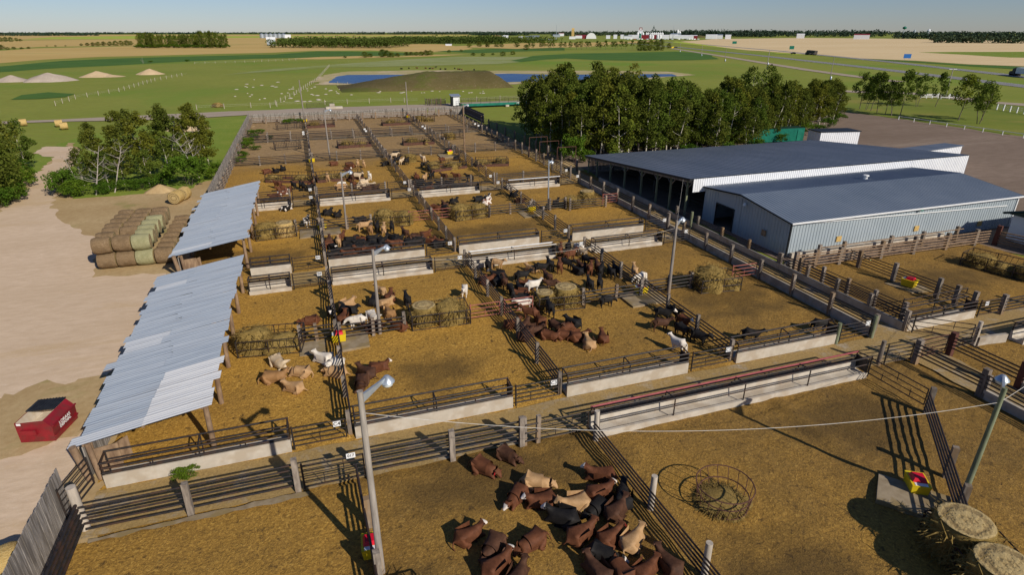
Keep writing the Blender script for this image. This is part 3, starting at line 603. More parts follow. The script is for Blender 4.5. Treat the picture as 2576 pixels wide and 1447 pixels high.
# ================= POLES, WATERERS, FEEDERS, HAY =================
def lamp_pole(label,x,y,h,arm=True,mat='pole',r=.15,az=.62,al=1.15,base=None):
    t=thing('lamp_pole' if arm else 'utility_pole',label,'lamp pole' if arm else 'utility pole',(x,y,0),0,'yard light poles' if arm else None)
    lean=Vector((random.uniform(-.08,.08),random.uniform(-.08,.08),0)); top=Vector((x,y,h))+lean
    MB().tube((x,y,-.3),top,r,12,r*.72).build('pole',MT[mat],t)
    if arm:
        d=Vector((math.cos(az),math.sin(az),.22)); a=top+Vector((0,0,-.35)); b=a+d*al; u=Vector((-math.sin(az),math.cos(az),0))
        mb=MB(); vs=[]
        for p,hh,w in ((a,.17,.05),(b,.05,.04)):
            for s1,s2 in ((-1,-1),(1,-1),(1,1),(-1,1)): vs.append(p+u*w*s1+Vector((0,0,hh*s2)))
        mb.add(vs,[(0,1,2,3)[::-1],(4,5,6,7),(0,1,5,4),(1,2,6,5),(2,3,7,6),(3,0,4,7)]); mb.build('arm',MT['alum'],t)
        c=b+Vector((d.x*.1,d.y*.1,-.02)); mb=MB(); mb.lathe(c,[(.05,.12),(.09,.1),(.27,-.1),(.28,-.14)],14); hd=mb.build('lamp_head',MT['alum'],t)
        MB().lathe(c,[(.20,-.14),(.2,-.27),(.13,-.32)],12).build('lamp_lens',MT['glass'],t)
    return top
TP1=lamp_pole('tall grey wooden lamp pole in the front pens, left of the resting herd',.62,18.1,8.6)
TP2=lamp_pole('smooth grey green lamp pole at the lower right beside the leaning rail fence',25.75,13.0,6.6,r=.13,mat='post_green')
TPb=lamp_pole('grey wooden lamp pole in the middle fence of pen C3',3.2,38.9,6.45,r=.13)
lamp_pole('grey wooden lamp pole in the middle fence of pen B3',2.9,65.1,6.3,r=.12)
lamp_pole('shiny steel lamp pole in the middle fence of pen B1',26.9,65.2,6.0,r=.1,mat='alum',al=.6)
TPd=lamp_pole('grey wooden lamp pole in the middle fence of pen C1, near the grey barn',26.9,38.5,6.25,r=.14)
lamp_pole('pale wooden lamp pole behind pen A3',3.3,105.2,8.3,r=.14)
lamp_pole('brown wooden lamp pole behind pen A1',26.4,103.7,8.4,r=.14,mat='oldwood')
lamp_pole('tall thin pole at the far fence, left one by a yellow waterer',.1,155.2,9.6,False,r=.15)
lamp_pole('tall thin pole at the far fence, right one by a yellow waterer',25.0,155.2,8.6,False,r=.14)
def wire(label,a,b,sag,r=.017,mat='wire'):
    a,b=Vector(a),Vector(b); pts=[]
    for i in range(25):
        u=i/24; p=a.lerp(b,u); p.z-=sag*4*u*(1-u); pts.append(p)
    tag(MB().path(pts,r,5).build('overhead_wire',MT[mat]),label,'wire')
wire('pale cable sagging between the two nearest lamp poles',TP1+Vector((0,0,-.9)),TP2+Vector((0,0,-.7)),1.1,.011)
wire('pale cable running right from the lower right lamp pole',TP2+Vector((0,0,-.7)),(44,17.5,6.6),.5,.011)
wire('thin cable sagging between the lamp poles of pens C3 and C1',TPb+Vector((0,0,-.6)),TPd+Vector((0,0,-.6)),1.0,.009)
wire('thin cable from the C1 lamp pole to the open barn',TPd+Vector((0,0,-.6)),(40.4,57.5,4.6),.3,.009)
def waterer(label,x,y,rz=0.0,red=True,s=1.0):
    t=thing('water_trough',label,'waterer',(x,y,.12),rz,'yellow heated waterers')
    mb=MB(); mb.hull([(-.52,-.38,0),(.52,-.38,0),(.52,.38,0),(-.52,.38,0),(-.58,-.44,.62),(.58,-.44,.62),(.58,.44,.62),(-.58,.44,.62)],[(3,2,1,0),(0,1,5,4),(1,2,6,5),(2,3,7,6),(3,0,4,7),(4,5,6,7)]); mb.build('basin',MT['yellow'],t,local=True)
    mb=MB(); mb.box((0,0,.64),(1.2,.9,.05)); mb.build('rim',MT['yellow'],t,local=True)
    if red:
        mb=MB(); mb.hull([(-.3,-.36,.66),(.38,-.36,.66),(.38,.36,.66),(-.3,.36,.66),(-.2,-.26,.86),(.3,-.26,.86),(.3,.26,.86),(-.2,.26,.86)],[(3,2,1,0),(0,1,5,4),(1,2,6,5),(2,3,7,6),(3,0,4,7),(4,5,6,7)]); mb.build('lid',MT['redlid'],t,local=True)
    mb=MB(); mb.box((-.44,0,.672),(.22,.6,.012)); mb.build('water_opening',MT['white'],t,local=True)
    s*=.82; t.scale=(s,s,s)
def slab(label,pts,h=.14,z=-.05):
    cx=sum(p[0] for p in pts)/len(pts); cy=sum(p[1] for p in pts)/len(pts)
    o=MB().prism(pts,z,z+h+.05).build('concrete_pad',MT['slab']); tag(o,label,'concrete pad',group='concrete pads under the waterers')
for (x,y,l,rd) in [(.35,38.6,'between pens C4 and C3',1),(24.6,39.1,'between pens C2 and C1',1),(24.6,65.0,'between pens B2 and B1',1),(.35,65.6,'between pens B4 and B3',0),(.35,104.2,'between pens A4 and A3',0),(23.6,103.3,'between pens A2 and A1',1),(.2,154.6,'at the far fence, left one',0),(24.9,154.4,'at the far fence, right one',1)]:
    waterer('yellow waterer on a concrete pad '+l,x,y,random.uniform(-.05,.05),rd)
waterer('yellow waterer with a red lid at the foot of the tallest lamp pole',.35,19.2,1.5,1,1.0)
waterer('yellow waterer with a red lid on a raised pad beside the lower right lamp pole',25.1,14.6,1.0,1,1.1)
waterer('yellow waterer with a red lid under the rails in the pen below the grey barn',46.9,33.0,-1.3,1,1.1)
slab('concrete pad right of the waterer between pens C4 and C3',[(.45,37.0),(2.3,37.1),(2.35,39.3),(.45,39.3)])
slab('concrete pad left of the waterer between pens C4 and C3',[(-2.3,37.3),(-.1,37.2),(-.1,39.2),(-2.3,39.2)],.05)
slab('concrete pad below the waterer between pens C2 and C1',[(22.6,36.8),(25.9,36.9),(25.9,39.4),(22.6,39.3)])
slab('concrete pad below the waterer between pens B4 and B3',[(-2,63.2),(2.2,63.4),(2.2,66),(-2,66)],.08)
slab('raised concrete pad with the fence shadow, lower right corner',[(24.3,15.9),(26.1,13.6),(24.4,12.4),(22.7,14.6)],.22)
slab('stony pad under the waterer in the pen below the grey barn',[(45.6,34.2),(48.2,33.6),(48.0,31.6),(46,31.9)],.06)
slab('concrete pad by the waterer between pens A2 and A1',[(21.4,100.6),(24.3,100.6),(24.3,103.6),(21.4,103.6)],.15)
slab('concrete pad below the waterer between pens B2 and B1',[(22.9,62.6),(26,62.8),(26,65.4),(22.9,65.4)],.06)
def feeder(label,p,q,W=2.2,h=1.15,skirt=0.0,slant=True,back=True,cat='hay feeder'):
    p,q=Vector((p[0],p[1],0)),Vector((q[0],q[1],0)); d=(q-p); L=d.length; d.normalize(); rz=math.atan2(d.y,d.x)
    t=thing('hay_feeder',label,cat,tuple(p),rz,'steel hay feeders')
    for nm,y in (('front_rack',0),('back_rack',W)):
        mb=MB()
        for z in (.05,.55,h): mb.tube((0,y,z),(L,y,z),.035)
        k=max(4,int(L/.42))
        for i in range(k+1):
            x=L*i/k; mb.tube((x,y,.55),(min(L,x+(.12 if slant and i<k else 0)),y,h),.02,5)
        for i in range(int(L/2)+2): 
            x=min(L,i*2.0); mb.tube((x,y,0),(x,y,h),.045)
        mb.build(nm,MT['pipe'],t,local=True)
    for x in (0,L):
        mb=MB()
        for z in (.05,.55,h): mb.tube((x,0,z),(x,W,z),.035)
        mb.tube((x,W/2,0),(x,W/2,h),.03); mb.build('end_rack',MT['pipe'],t,local=True)
    if skirt:
        mb=MB(); mb.box((L/2,-.04,skirt/2),(L,.03,skirt)); mb.box((L/2,W+.04,skirt/2),(L,.03,skirt)); mb.box((-.04,W/2,skirt/2),(.03,W,skirt)); mb.box((L+.04,W/2,skirt/2),(.03,W,skirt)); mb.build('skirt',MT['rust'],t,local=True)
    return Vector(p),d,L,W
def blob(r,h,seed,ragged=.12,flat=.9,n=22,mz=12,flare=0.0):
    vs=[];fs=[]
    for k in range(mz+1):
        u=k/mz
        if u<.62: rr=r*(1+flare*(1-u/.62)); z=h*u/.62*flat
        else: w=(u-.62)/.38; rr=r*(1-w)**.8*1.0+.001; z=h*(flat+(1-flat)*math.sin(w*pi/2))
        for i in range(n):
            a=2*pi*i/n; p=Vector((math.cos(a)*rr,math.sin(a)*rr,z)); nz=noise.noise(p*1.3+Vector((seed,0,0)))*ragged+noise.noise(p*4+Vector((0,seed,0)))*ragged*.5
            vs.append((p.x*(1+nz/ r if rr>.1 else 1),p.y*(1+nz/r if rr>.1 else 1),max(0,p.z+nz*.6*(u>.1))))
    for k in range(mz):
        for i in range(n): fs.append((k*n+i,k*n+(i+1)%n,(k+1)*n+(i+1)%n,(k+1)*n+i))
    return vs,fs
def strands(mb,r,h,n,rnd,droop=.35):
    for _ in range(n):
        a=rnd.uniform(0,2*pi); z=rnd.uniform(.05,1)*h; rr=r*(1 if z<h*.85 else rnd.uniform(.3,1)); p=Vector((math.cos(a)*rr,math.sin(a)*rr,z))
        d=Vector((math.cos(a)*rnd.uniform(.1,.8)+rnd.uniform(-.6,.6),math.sin(a)*rnd.uniform(.1,.8)+rnd.uniform(-.6,.6),rnd.uniform(-1,.35)*droop*2)).normalized()*rnd.uniform(.2,.6); w=d.cross(Vector((rnd.uniform(-1,1),rnd.uniform(-1,1),1))).normalized()*rnd.uniform(.012,.03)
        mb.add([p-w,p+w,p+d+w*.4,p+d-w*.4],[(0,1,2,3)])
def hay_proto(kind,seed,mat='hay'):
    rnd=random.Random(seed); t=thing('hay_bale' if kind!='heap' else 'hay_heap',None,None,(0,0,-50)); mb=MB()
    if kind=='bale': vs,fs=blob(.84,1.45,seed,.09,.96,26,14)
    elif kind=='slump': vs,fs=blob(.85,1.35,seed,.22,.8,26,14,.25)
    else: vs,fs=blob(1.0,.85,seed,.3,.55,26,12,.2)
    mb.add(vs,fs,True); strands(mb,.9,1.35 if kind!='heap' else .7,900 if kind!='bale' else 700,rnd); mb.build('packed_hay',MT[mat],t,local=True)
    if kind=='bale':
        mb=MB(); vs=[(0,0,1.5)]; n=24; fs=[]
        for k in range(1,5):
            for i in range(n):
                a=2*pi*i/n; rr=.8*k/4; vs.append((math.cos(a)*rr,math.sin(a)*rr,1.5-.07*(k/4)**2+noise.noise((math.cos(a)*rr*3,math.sin(a)*rr*3,seed))*.04))
        fs+=[(0,1+i,1+(i+1)%n) for i in range(n)]
        for k in range(3): fs+=[(1+k*n+i,1+(k+1)*n+i,1+(k+1)*n+(i+1)%n,1+k*n+(i+1)%n) for i in range(n)]
        mb.add(vs,fs,True); mb.build('bale_end',MT['bale_end'],t,local=True)
    return t
HP={'bale':[hay_proto('bale',1),hay_proto('bale',2,'hay_pale')],'slump':[hay_proto('slump',3),hay_proto('slump',4)],'heap':[hay_proto('heap',5),hay_proto('heap',6)]}
def hay(kind,x,y,z,label,sc=1.0,v=0,rz=None,group='hay in the feeders'):
    c=copy_thing(HP[kind][v%2],(x,y,z),random.uniform(0,6) if rz is None else rz,sc,label,group); c['category']='hay bale' if kind!='heap' else 'hay heap'; c.name='hay_bale' if kind!='heap' else 'hay_heap'; return c
qa=lambda x,y:G((880+x/4.2933)/1.5497,(400+y/4.2933)/1.5497)
qb=lambda x,y:G((1440+x/4.2933)/1.5497,(400+y/4.2933)/1.5497)
FD=[('C4',(-6.2,38.4),(-2.2,37.8),0,[('slump',.22,0,1.05,'rounded'),('heap',.62,1,1.1,'spread')]),
 ('C3',(5.5,38.5),(9.8,38.3),0,[('bale',.24,0,1.05,'flat topped'),('slump',.68,0,1.15,'torn')]),
 ('C2',(15.3,38.4),(19.0,38.0),0,[('bale',.2,0,.85,'smaller'),('bale',.66,0,1.05,'taller')]),
 ('C1',(29.3,37.4),(32.9,37.0),0,[('slump',.36,1,1.25,'wide domed'),('heap',.88,0,.9,'spilled')]),
 ('B4',(-6.3,63.7),(-2.3,64.1),0,[('slump',.3,0,1.15,'dark'),('bale',.74,1,1.0,'pale')]),
 ('B3',(5.9,64.4),(9.7,63.9),0,[('slump',.3,1,1.15,'slumped'),('slump',.85,0,1.0,'darker')]),
 ('B2',(15.0,63.9),(19.1,64.2),0,[('slump',.22,1,1.15,'leaning'),('slump',.78,0,.95,'round')]),
 ('A4',qa(670,1340),(-.3,88.7),.4,[('heap',.12,1,1.0,'small'),('heap',.75,0,1.05,'dark'),]),
 ('A3',(.7,88.6),(7.2,88.9),.4,[('heap',.25,0,1.1,'flat'),('heap',.6,1,1.1,'grassy'),('heap',.85,0,.7,'low')]),
 ('A2',qb(1050,1170),(23.6,91.6),.4,[('slump',.12,1,.95,'near'),('heap',.7,0,1.2,'long')]),
 ('A1',(25.3,91.8),qb(2330,1060),.4,[('heap',.2,0,1.1,'left'),('slump',.78,1,.85,'right')])]
for nm,p,q,sk,hs in FD:
    P,d,L,W=feeder('steel pipe hay feeder of pen '+nm,p,q,2.3,1.15,sk); nr=Vector((-d.y,d.x,0))
    for kd,u,v,sc,w in hs:
        c=P+d*(L*u)+nr*(W*.5); hay(kd,c.x,c.y,.02,'%s hay pile in the feeder of pen %s'%(w,nm) if kd!='bale' else '%s round hay bale in the feeder of pen %s'%(w,nm),(sc,sc,sc*random.uniform(.95,1.08)),v)
for nm,p,q,sk,hs in [('behind pen A4',qa(840,800),qa(1270,765),0,0),('behind pen A3',qa(1890,770),qa(2440,735),.5,2),('behind pen A2',qb(575,720),qb(1090,695),.5,2),('behind pen A1',qb(1290,630),qb(1600,600),0,1),('at the far left end',qa(880,460),qa(1280,430),0,0),('at the far end, second from left',qa(1350,430),qa(1830,405),.5,1),('at the far end, third from left',qb(230,390),qb(690,365),.5,2),('at the far right end',qb(740,325),qb(1090,320),0,2)]:
    P,d,L,W=feeder('steel hay feeder '+nm,p,q,2.2,1.2,sk); nr=Vector((-d.y,d.x,0))
    for k in range(hs): c=P+d*(L*(.3+.42*k))+nr*1.1; hay('heap' if k else 'slump',c.x,c.y,.02,'hay pile in the feeder '+nm,(1.1,1.0,.9),k)
hay('slump',30.0,65.2,.02,'torn hay bale left of the round one in pen B1',1.0,0); hay('bale',32.6,66.4,.02,'round hay bale behind the red gate of pen B1',1.08,0)
x,y=qb(690,990); hay('slump',x,y,.02,'hay bale in the round feeder of pen A2',.95,1)
P,d,L,W=feeder('steel hay feeder in the pen below the grey barn',(56.2,35.4),(58.2,28.4),2.4,1.2,0); nr=Vector((-d.y,d.x,0))
for k,u in enumerate((.16,.42,.68,.92)): c=P+d*(L*u)+nr*1.2; hay('heap' if k%2 else 'slump',c.x,c.y,.02,'hay pile in the feeder below the grey barn',(1.1,1.1,.85),k)
P,d,L,W=feeder('steel hay feeder at the lower right corner, holding two big bales',(23.0,12.7),(21.4,8.4),2.3,1.2,0)
hay('bale',23.3,11.35,.05,'big round hay bale in the lower right feeder, upper one',1.25,0); hay('bale',22.6,9.35,.05,'big round hay bale in the lower right feeder, cut by the picture edge',1.25,0)
P,d,L,W=feeder('small steel feeder at the foot of the tallest lamp pole, cut by the picture edge',(-.2,14.2),(2.6,14.3),1.9,1.1,0); 
hay('slump',1.6,15.2,.02,'hay bale at the bottom edge beside the tallest lamp pole',1.0,0)
# round ring feeder
t=thing('ring_feeder','rusty round ring feeder with old hay in the front right pen','ring feeder',(16.0,16.9,0),.3)
def ring(r,z,rr,tilt=0.0,nm='hoop'):
    mb=MB(); n=28; pts=[(r*math.cos(2*pi*i/n),r*math.sin(2*pi*i/n),z) for i in range(n+1)]; mb.path(pts,rr,5); mb.build(nm,MT['rust'],t,local=True)
ring(1.28,1.12,.03); ring(1.12,.55,.03); ring(1.12,.08,.03)
for i in range(16):
    a=2*pi*i/16; MB().tube((1.12*math.cos(a),1.12*math.sin(a),.05),(1.28*math.cos(a+.12),1.28*math.sin(a+.12),1.12),.018,5).build('bar',MT['rust'],t,local=True)
hay('heap',16.0,16.9,-.02,'trampled hay left inside the round ring feeder',(1.0,1.0,.4),0)
# green hay scatter in pen C3
# stacked round bales
def round_bale_mesh(mat,seed):
    mb=MB(); n=26; vs=[];fs=[]; L=1.44; r=.755
    for k in range(9):
        x=-L/2+L*k/8; rr=r*(1 if 1<k<7 else .985 if 0<k<8 else .90)
        for i in range(n):
            a=2*pi*i/n; q=rr+noise.noise((x*2+seed,math.cos(a)*2,math.sin(a)*2))*.05+noise.noise((x*7,math.cos(a)*7+seed,math.sin(a)*7))*.02; vs.append((x,math.cos(a)*q,math.sin(a)*q*(.97 if math.sin(a)<0 else 1)))
    for k in range(8): fs+=[(k*n+i,(k+1)*n+i,(k+1)*n+(i+1)%n,k*n+(i+1)%n) for i in range(n)]
    mb.add(vs,fs,True); w=mb.mesh('bale_wrap',MT[mat]); mb=MB(); vs=[]
    for s in (-1,1):
        vs=[(s*(L/2+.01),0,0)]; 
        for k in (1,2,3): vs+=[(s*(L/2+.005-.02*(k==3)),math.cos(2*pi*i/n)*r*.9*k/3,math.sin(2*pi*i/n)*r*.9*k/3) for i in range(n)]
        fs=[(0,1+i,1+(i+1)%n) for i in range(n)]
        for k in range(2): fs+=[(1+k*n+i,1+(k+1)*n+i,1+(k+1)*n+(i+1)%n,1+k*n+(i+1)%n) for i in range(n)]
        mb.add(vs,fs,True)
    return w,mb.mesh('bale_end',MT['bale_end'])
BM={m:round_bale_mesh(m,i*3.1) for i,m in enumerate(('hay_old','hay_green','hay_pale'))}
def rbale(label,x,y,z,mat,rz=0.0,sc=1.0,group='round bales stacked beside the shed'):
    t=thing('round_bale',label,'round bale',(x,y,z),rz,group); t.scale=(sc,sc,sc)
    link('bale_wrap',BM[mat][0],t); link('bale_end',BM[mat][1],t); t.rotation_euler=(random.uniform(0,6),0,rz); return t
random.seed(21)
for j in range(8):
    for i in range(4):
        if j and i in (1,2): continue
        x=-18.65+1.55*i+random.uniform(-.06,.06); y=60.1+1.55*j+random.uniform(-.1,.1)
        rbale(('brown weathered' if i!=2 else 'green netted')+' round bale in the bottom layer of the stack'+(', front row' if j==0 else ', left side' if i==0 else ', right side'),x,y,.74,'hay_green' if i==2 else 'hay_old',random.uniform(-.05,.05))
    if j<7:
        for i in range(3):
            if (i,j)==(1,1): continue
            x=-18.75+1.57*i+random.uniform(-.07,.07); y=60.15+1.55*j+random.uniform(-.12,.12); g=(i==2 and j<5)
            rbale(('green netted' if g else 'brown weathered')+' round bale in the top layer of the stack'+(', front row' if j==0 else ''),x,y,2.2,'hay_green' if g else 'hay_old',random.uniform(-.06,.06))
rbale('pale golden round bale lying alone beyond the stack, near one',-16.6,83.2,.78,'hay_pale',1.35,1.08,'loose round bales'); rbale('pale golden round bale lying alone beyond the stack, rear one',-16.0,84.9,.78,'hay_pale',1.35,1.08,'loose round bales')
rbale('golden round bale at the bottom left corner behind the plank fence',-13.6,22.4,.8,'hay_pale',.2,1.1,'loose round bales')
for (x,y) in (G(150,318),G(60,316),G(163,325)): rbale('white wrapped round bale by the left trees',x,y,.75,'hay_pale',.3,1.0,'loose round bales')
hay('heap',G(548,268)[0],G(548,268)[1],0,'small hay heap on the grass beyond the gravel road',1.3,1)
# ================= DUMPSTER =================
t=thing('waste_bin','dark red waste skip with a black lid half open, on the gravel yard','skip',(-16.3,32.4,0),-.232)
pr=[(0,.08),(1.72,.08),(1.78,.95),(1.42,1.38),(0,1.28)]; D=2.05
def extr(poly,y0,y1):
    mb=MB(); n=len(poly); vs=[(x,y0,z) for x,z in poly]+[(x,y1,z) for x,z in poly]; return mb,vs,n
mb,vs,n=extr(pr,0,D); mb.add(vs,[(0,1,2,3,4),tuple(n+i for i in (4,3,2,1,0)),(0,n,n+1,1),(1,n+1,n+2,2),(2,n+2,n+3,3),(4,n+4,n,0)])
inner=[(.06,1.27),(1.38,1.36),(1.3,.6),(.1,.6)]
mb.build('bin_body',MT['red'],t,local=True)
mb,vs,n=extr([(.05,1.285),(1.37,1.365),(1.3,.6),(.1,.6)],.05,D-.05); mb.add(vs,[(3,2,n+2,n+3),(0,3,n+3,n),(1,n+1,n+2,2),(0,1,2,3),(n,n+3,n+2,n+1)]); mb.build('bin_inside',MT['interior'],t,local=True)
mb=MB(); mb.hull([(-.03,1.0,1.31),(1.44,1.0,1.41),(1.44,2.1,1.41),(-.03,2.1,1.31),(-.03,1.0,1.36),(1.44,1.0,1.46),(1.44,2.1,1.46),(-.03,2.1,1.36)],[(3,2,1,0),(4,5,6,7),(0,1,5,4),(1,2,6,5),(2,3,7,6),(3,0,4,7)])
for k in range(8): mb.box((.15+.16*k,1.55,1.385+.0109*k),(.05,1.08,.03))
mb.build('lid',MT['black_plastic'],t,local=True)
for y in (0.0,): MB().box((.62,-.07,.72),(.75,.14,.3)).build('fork_pocket',MT['red'],t,local=True)
for z in (.35,.98): MB().hull([(1.73+(z-.08)*.07,0,z),(1.80+(z-.08)*.07,0,z),(1.80+(z-.08)*.07,D,z),(1.73+(z-.08)*.07,D,z),(1.73+(z-.08)*.07,0,z+.07),(1.80+(z-.08)*.07,0,z+.07),(1.80+(z-.08)*.07,D,z+.07),(1.73+(z-.08)*.07,D,z+.07)],[(3,2,1,0),(4,5,6,7),(0,1,5,4),(1,2,6,5),(2,3,7,6),(3,0,4,7)]).build('side_rib',MT['red'],t,local=True)
MB().box((.2,-.012,1.2),(.2,.02,.12)).build('label_plate',MT['white'],t,local=True)
def text_mesh(s,size):
    cu=bpy.data.curves.new('lettering','FONT'); cu.body=s; cu.size=size; cu.align_x='CENTER'; cu.align_y='CENTER'; cu.extrude=.003; cu.offset=.006
    o=bpy.data.objects.new('lettering',cu); COL.objects.link(o); me=bpy.data.meshes.new_from_object(o.evaluated_get(bpy.context.evaluated_depsgraph_get())); bpy.data.objects.remove(o); me.materials.clear(); return me
for s,sz,z in (('LORAAS',.26,.82),('DISPOSAL',.22,.6)):
    me=text_mesh(s,sz); me.transform(Matrix.Translation((1.745+(z-.08)*.069+.012,1.0,z))@Matrix.Rotation(R(90),4,'Z')@Matrix.Rotation(R(90),4,'X')); me.materials.append(MT['white']); link('lettering',me,t)
# ================= LANE WALLS AND RIGHT HAND PENS =================
def lane_wall(label,p0,p1,h=.62,w=.22):
    p0,p1=Vector((p0[0],p0[1],0)),Vector((p1[0],p1[1],0)); c=(p0+p1)/2; d=p1-p0
    o=MB().box((c.x,c.y,h/2-.05),(d.length,w,h+.1),math.atan2(d.y,d.x)).build('lane_wall',MT['conc_d']); tag(o,label,'concrete wall',group='low concrete walls along the lanes')
lane_wall('low concrete wall on the left of the lane beside pens C1 and B1',(36.42,27.2),(36.42,76.8))
lane_wall('low concrete wall on the right of the lane, in front of the grey barn',(39.3,27.2),(39.3,58))
lane_wall('low concrete wall under the open side of the big barn',(39.7,58.2),(39.7,77),.5)
lane_wall('low pale concrete wall at the foot of the grey barn',(40.0,40.0),(49.6,40.0),.5)
lane_wall('low concrete wall running out of the picture at the lower right, left one',(36.2,19.2),(36.0,6),.5)
lane_wall('low concrete wall running out of the picture at the lower right, right one',(39.2,19.1),(39.1,6),.5)
lane_wall('short concrete wall beside the pale post at the right',(42.2,23.85),(44.6,23.6),.62)
fence('rails on posts above the left lane wall, beside pen C1',(36.3,27.1),(36.3,50.6),(.75,.98,1.21,1.44),4.0,1.75,.13,.045)
fence('rails on posts above the left lane wall, beside pen B1',(36.3,53.6),(36.3,76.8),(.75,.98,1.21,1.44),4.0,1.75,.13,.045)
fence('rail fence on posts along the lane, beside pen A1',(36.2,79.5),(36.2,104.3),(.2,.45,.7,.95,1.2,1.45),3.6,1.8,.13,.045)
fence('rail fence on posts along the far end of the lane',(36.1,104.5),(36.1,154.8),(.2,.5,.8,1.1,1.4),3.6,1.6,.13,.05)
fence('outer rail fence of the lane beside the aspen grove',(39.5,84.5),(39.5,138.2),(.3,.6,.9,1.2,1.5),6.2,1.8,.14,.045)
fence('rails above the right lane wall, below the grey barn',(39.35,27.1),(39.35,39.8),(.75,.98,1.21,1.44),3.2,1.6,.13,.045)
fence('rails above the right lane wall, beside the doorway of the grey barn',(39.35,40),(39.35,56.5),(.75,1.0,1.25),4,1.5,.12,.04)
fence('inner rail fence of the narrow pen below the grey barn',(40.6,28.3),(40.3,38.4),(.3,.55,.8,1.05,1.3),2.8,1.55,.13,.04)
fence('five rail fence past the yellow waterer, below the grey barn',(47.1,27.6),(46.7,39.2),(.25,.5,.75,1.0,1.25),3.4,1.65,.15,.045,posts=[0.2,1.5,3.0,6.9,10.4])
fence('double posted rail fence along the foot of the pale grey barn wall',(40.4,39.3),(64.5,38.8),(.3,.58,.86,1.14,1.42),3.9,1.7,.16,.06,posts=[.2,2.4,5.2,10.2,14.3,18.5,22.4],rm='oldwood')
fence('second row of posts close to the pale grey barn wall',(44.5,40.6),(63,40.5),(1.3,),3.9,1.55,.15,.05,posts=[0,3,8.9,13.2,17.8],rm='oldwood')
fence('rail fence in front of the white house with a green roof',(65.2,38.4),(67.5,30),(.3,.58,.86,1.14,1.42),4,1.9,.2,.06,pm='redpost',rm='oldwood')
trough('concrete feed trough below the grey barn, left of the H7 gate',39.5,46.3,26.95,1,.62)
gate('steel gate carrying the H7 sign, right of the short trough',(46.5,26.9),(48.8,26.8)); sign('white sign reading H7 on a gate at the right',47.0,26.8,1.15,'H7')
gate('tilted steel panel above the short trough below the grey barn',(40.0,28.15),(46.6,28.2),1.9,1.45,2)
fence('rail fence right of the H7 gate',(48.9,26.8),(62,26.6),(.3,.55,.8,1.05,1.3),5,1.6,.16,.05)
fence('rails between the alley gates and the lane at the lower right, left side',(36.0,23.6),(36.2,19.4),(.6,.85,1.1,1.35),4.2,1.7,.17,.05,posts=[.1,4.2],pm='post')
fence('rails between the alley gates and the lane at the lower right, right side',(39.1,23.6),(39.2,19.2),(.6,.85,1.1,1.35),4.2,1.7,.17,.05,posts=[.1,4.4],pm='redpost')
fence('rails above the low wall running out at the lower right, left one',(36.2,19.2),(36.0,6),(.7,.95,1.2,1.45),6,1.4,.12,.045)
fence('rails above the low wall running out at the lower right, right one',(39.2,19.1),(39.1,6),(.7,.95,1.2,1.45),6,1.4,.12,.045)
gate('steel gate between the long pink railed trough and the corner post',(33.8,23.9),(35.8,23.7),1.35,.2,5)
gate('rust red gate between two thick posts at the lane crossing',(36.3,23.7),(38.9,23.7),1.45,.2,6,'rust')
gate('steel gate right of the red brown post at the lane crossing',(39.4,23.8),(42.0,23.9),1.35,.25,5)
gate('long steel gate across the lane mouth beside the narrow pen',(39.5,26.6),(42.2,24.3),1.35,.25,4)
for (x,y,h,mm,l) in ((33.55,24.1,1.7,'post','pale post at the right end of the pink railed trough'),(42.15,24.0,1.75,'post_pale','pale green stained post beside the short concrete wall'),(36.2,27.05,1.75,'post_green','greenish post at the right end of the C1 gate'),(33.25,27.3,1.5,'post_green','greenish post at the right end of the C1 trough'),(36.2,53.3,1.9,'post','grey post at the right end of the B1 gate'),(38.9,53.0,1.9,'post_green','greenish post behind the C1 lamp')):
    t=thing('wooden_post',l,'post',(x,y,0),0,'single posts at the gates'); MB().tube((x,y,-.2),(x,y,h),.15,10,.14).build('shaft',MT[mm],t)
trough('concrete feed trough running off the right edge below the alley',45.2,62,23.75,-1,.7,.4)
for k,(x0,y0,x1) in enumerate(((36.2,97,39.5),(36.3,92.4,39.7),(37.0,86.6,40.2))):
    t=thing('pipe_portal','tall rusty pipe portal over the lane beside the grove','portal',(x0,y0,0),0,'rusty portals over the lane'); 
    for x in (x0,x1): MB().tube((x,y0,0),(x,y0,3.3),.05).build('leg',MT['rust'],t)
    MB().tube((x0,y0,3.3),(x1,y0,3.3),.05).build('crossbar',MT['rust'],t)
# ================= BARNS =================
def rib_wall(mb,p0,p1,z0,z1a,z1b,sp=.4,rw=.05,out=(0,-1)):
    p0,p1=Vector(p0),Vector(p1); d=p1-p0; L=d.length; n=max(1,int(L/sp)); o=Vector(out)
    mb.add([(p0.x,p0.y,z0),(p1.x,p1.y,z0),(p1.x,p1.y,z1b),(p0.x,p0.y,z1a)],[(0,1,2,3)])
    for i in range(n+1):
        u=i/n; q=p0+d*u; z1=z1a+(z1b-z1a)*u; e=d.normalized()*rw
        a,b,c=q-e,q+e,q+o*.045
        mb.add([(a.x,a.y,z0),(c.x,c.y,z0),(b.x,b.y,z0),(a.x,a.y,z1),(c.x,c.y,z1),(b.x,b.y,z1)],[(0,1,4,3),(1,2,5,4)])
def rib_roof(mb,a,b,c,d,sp=.42,rw=.06,rh=.05):
    a,b,c,d=map(Vector,(a,b,c,d)); mb.add([a,b,c,d],[(0,1,2,3)]); n=int((b-a).length/sp); nm=(b-a).cross(d-a).normalized()
    e=(b-a).normalized()*rw
    for i in range(n+1):
        u=i/n; p=a.lerp(b,u); q=d.lerp(c,u); mb.add([p-e,p+nm*rh,p+e,q-e,q+nm*rh,q+e],[(0,1,4,3),(1,2,5,4)])
t=thing('open_barn','long open sided barn with a dark slate blue roof and white end wall','barn',(60,69,0))
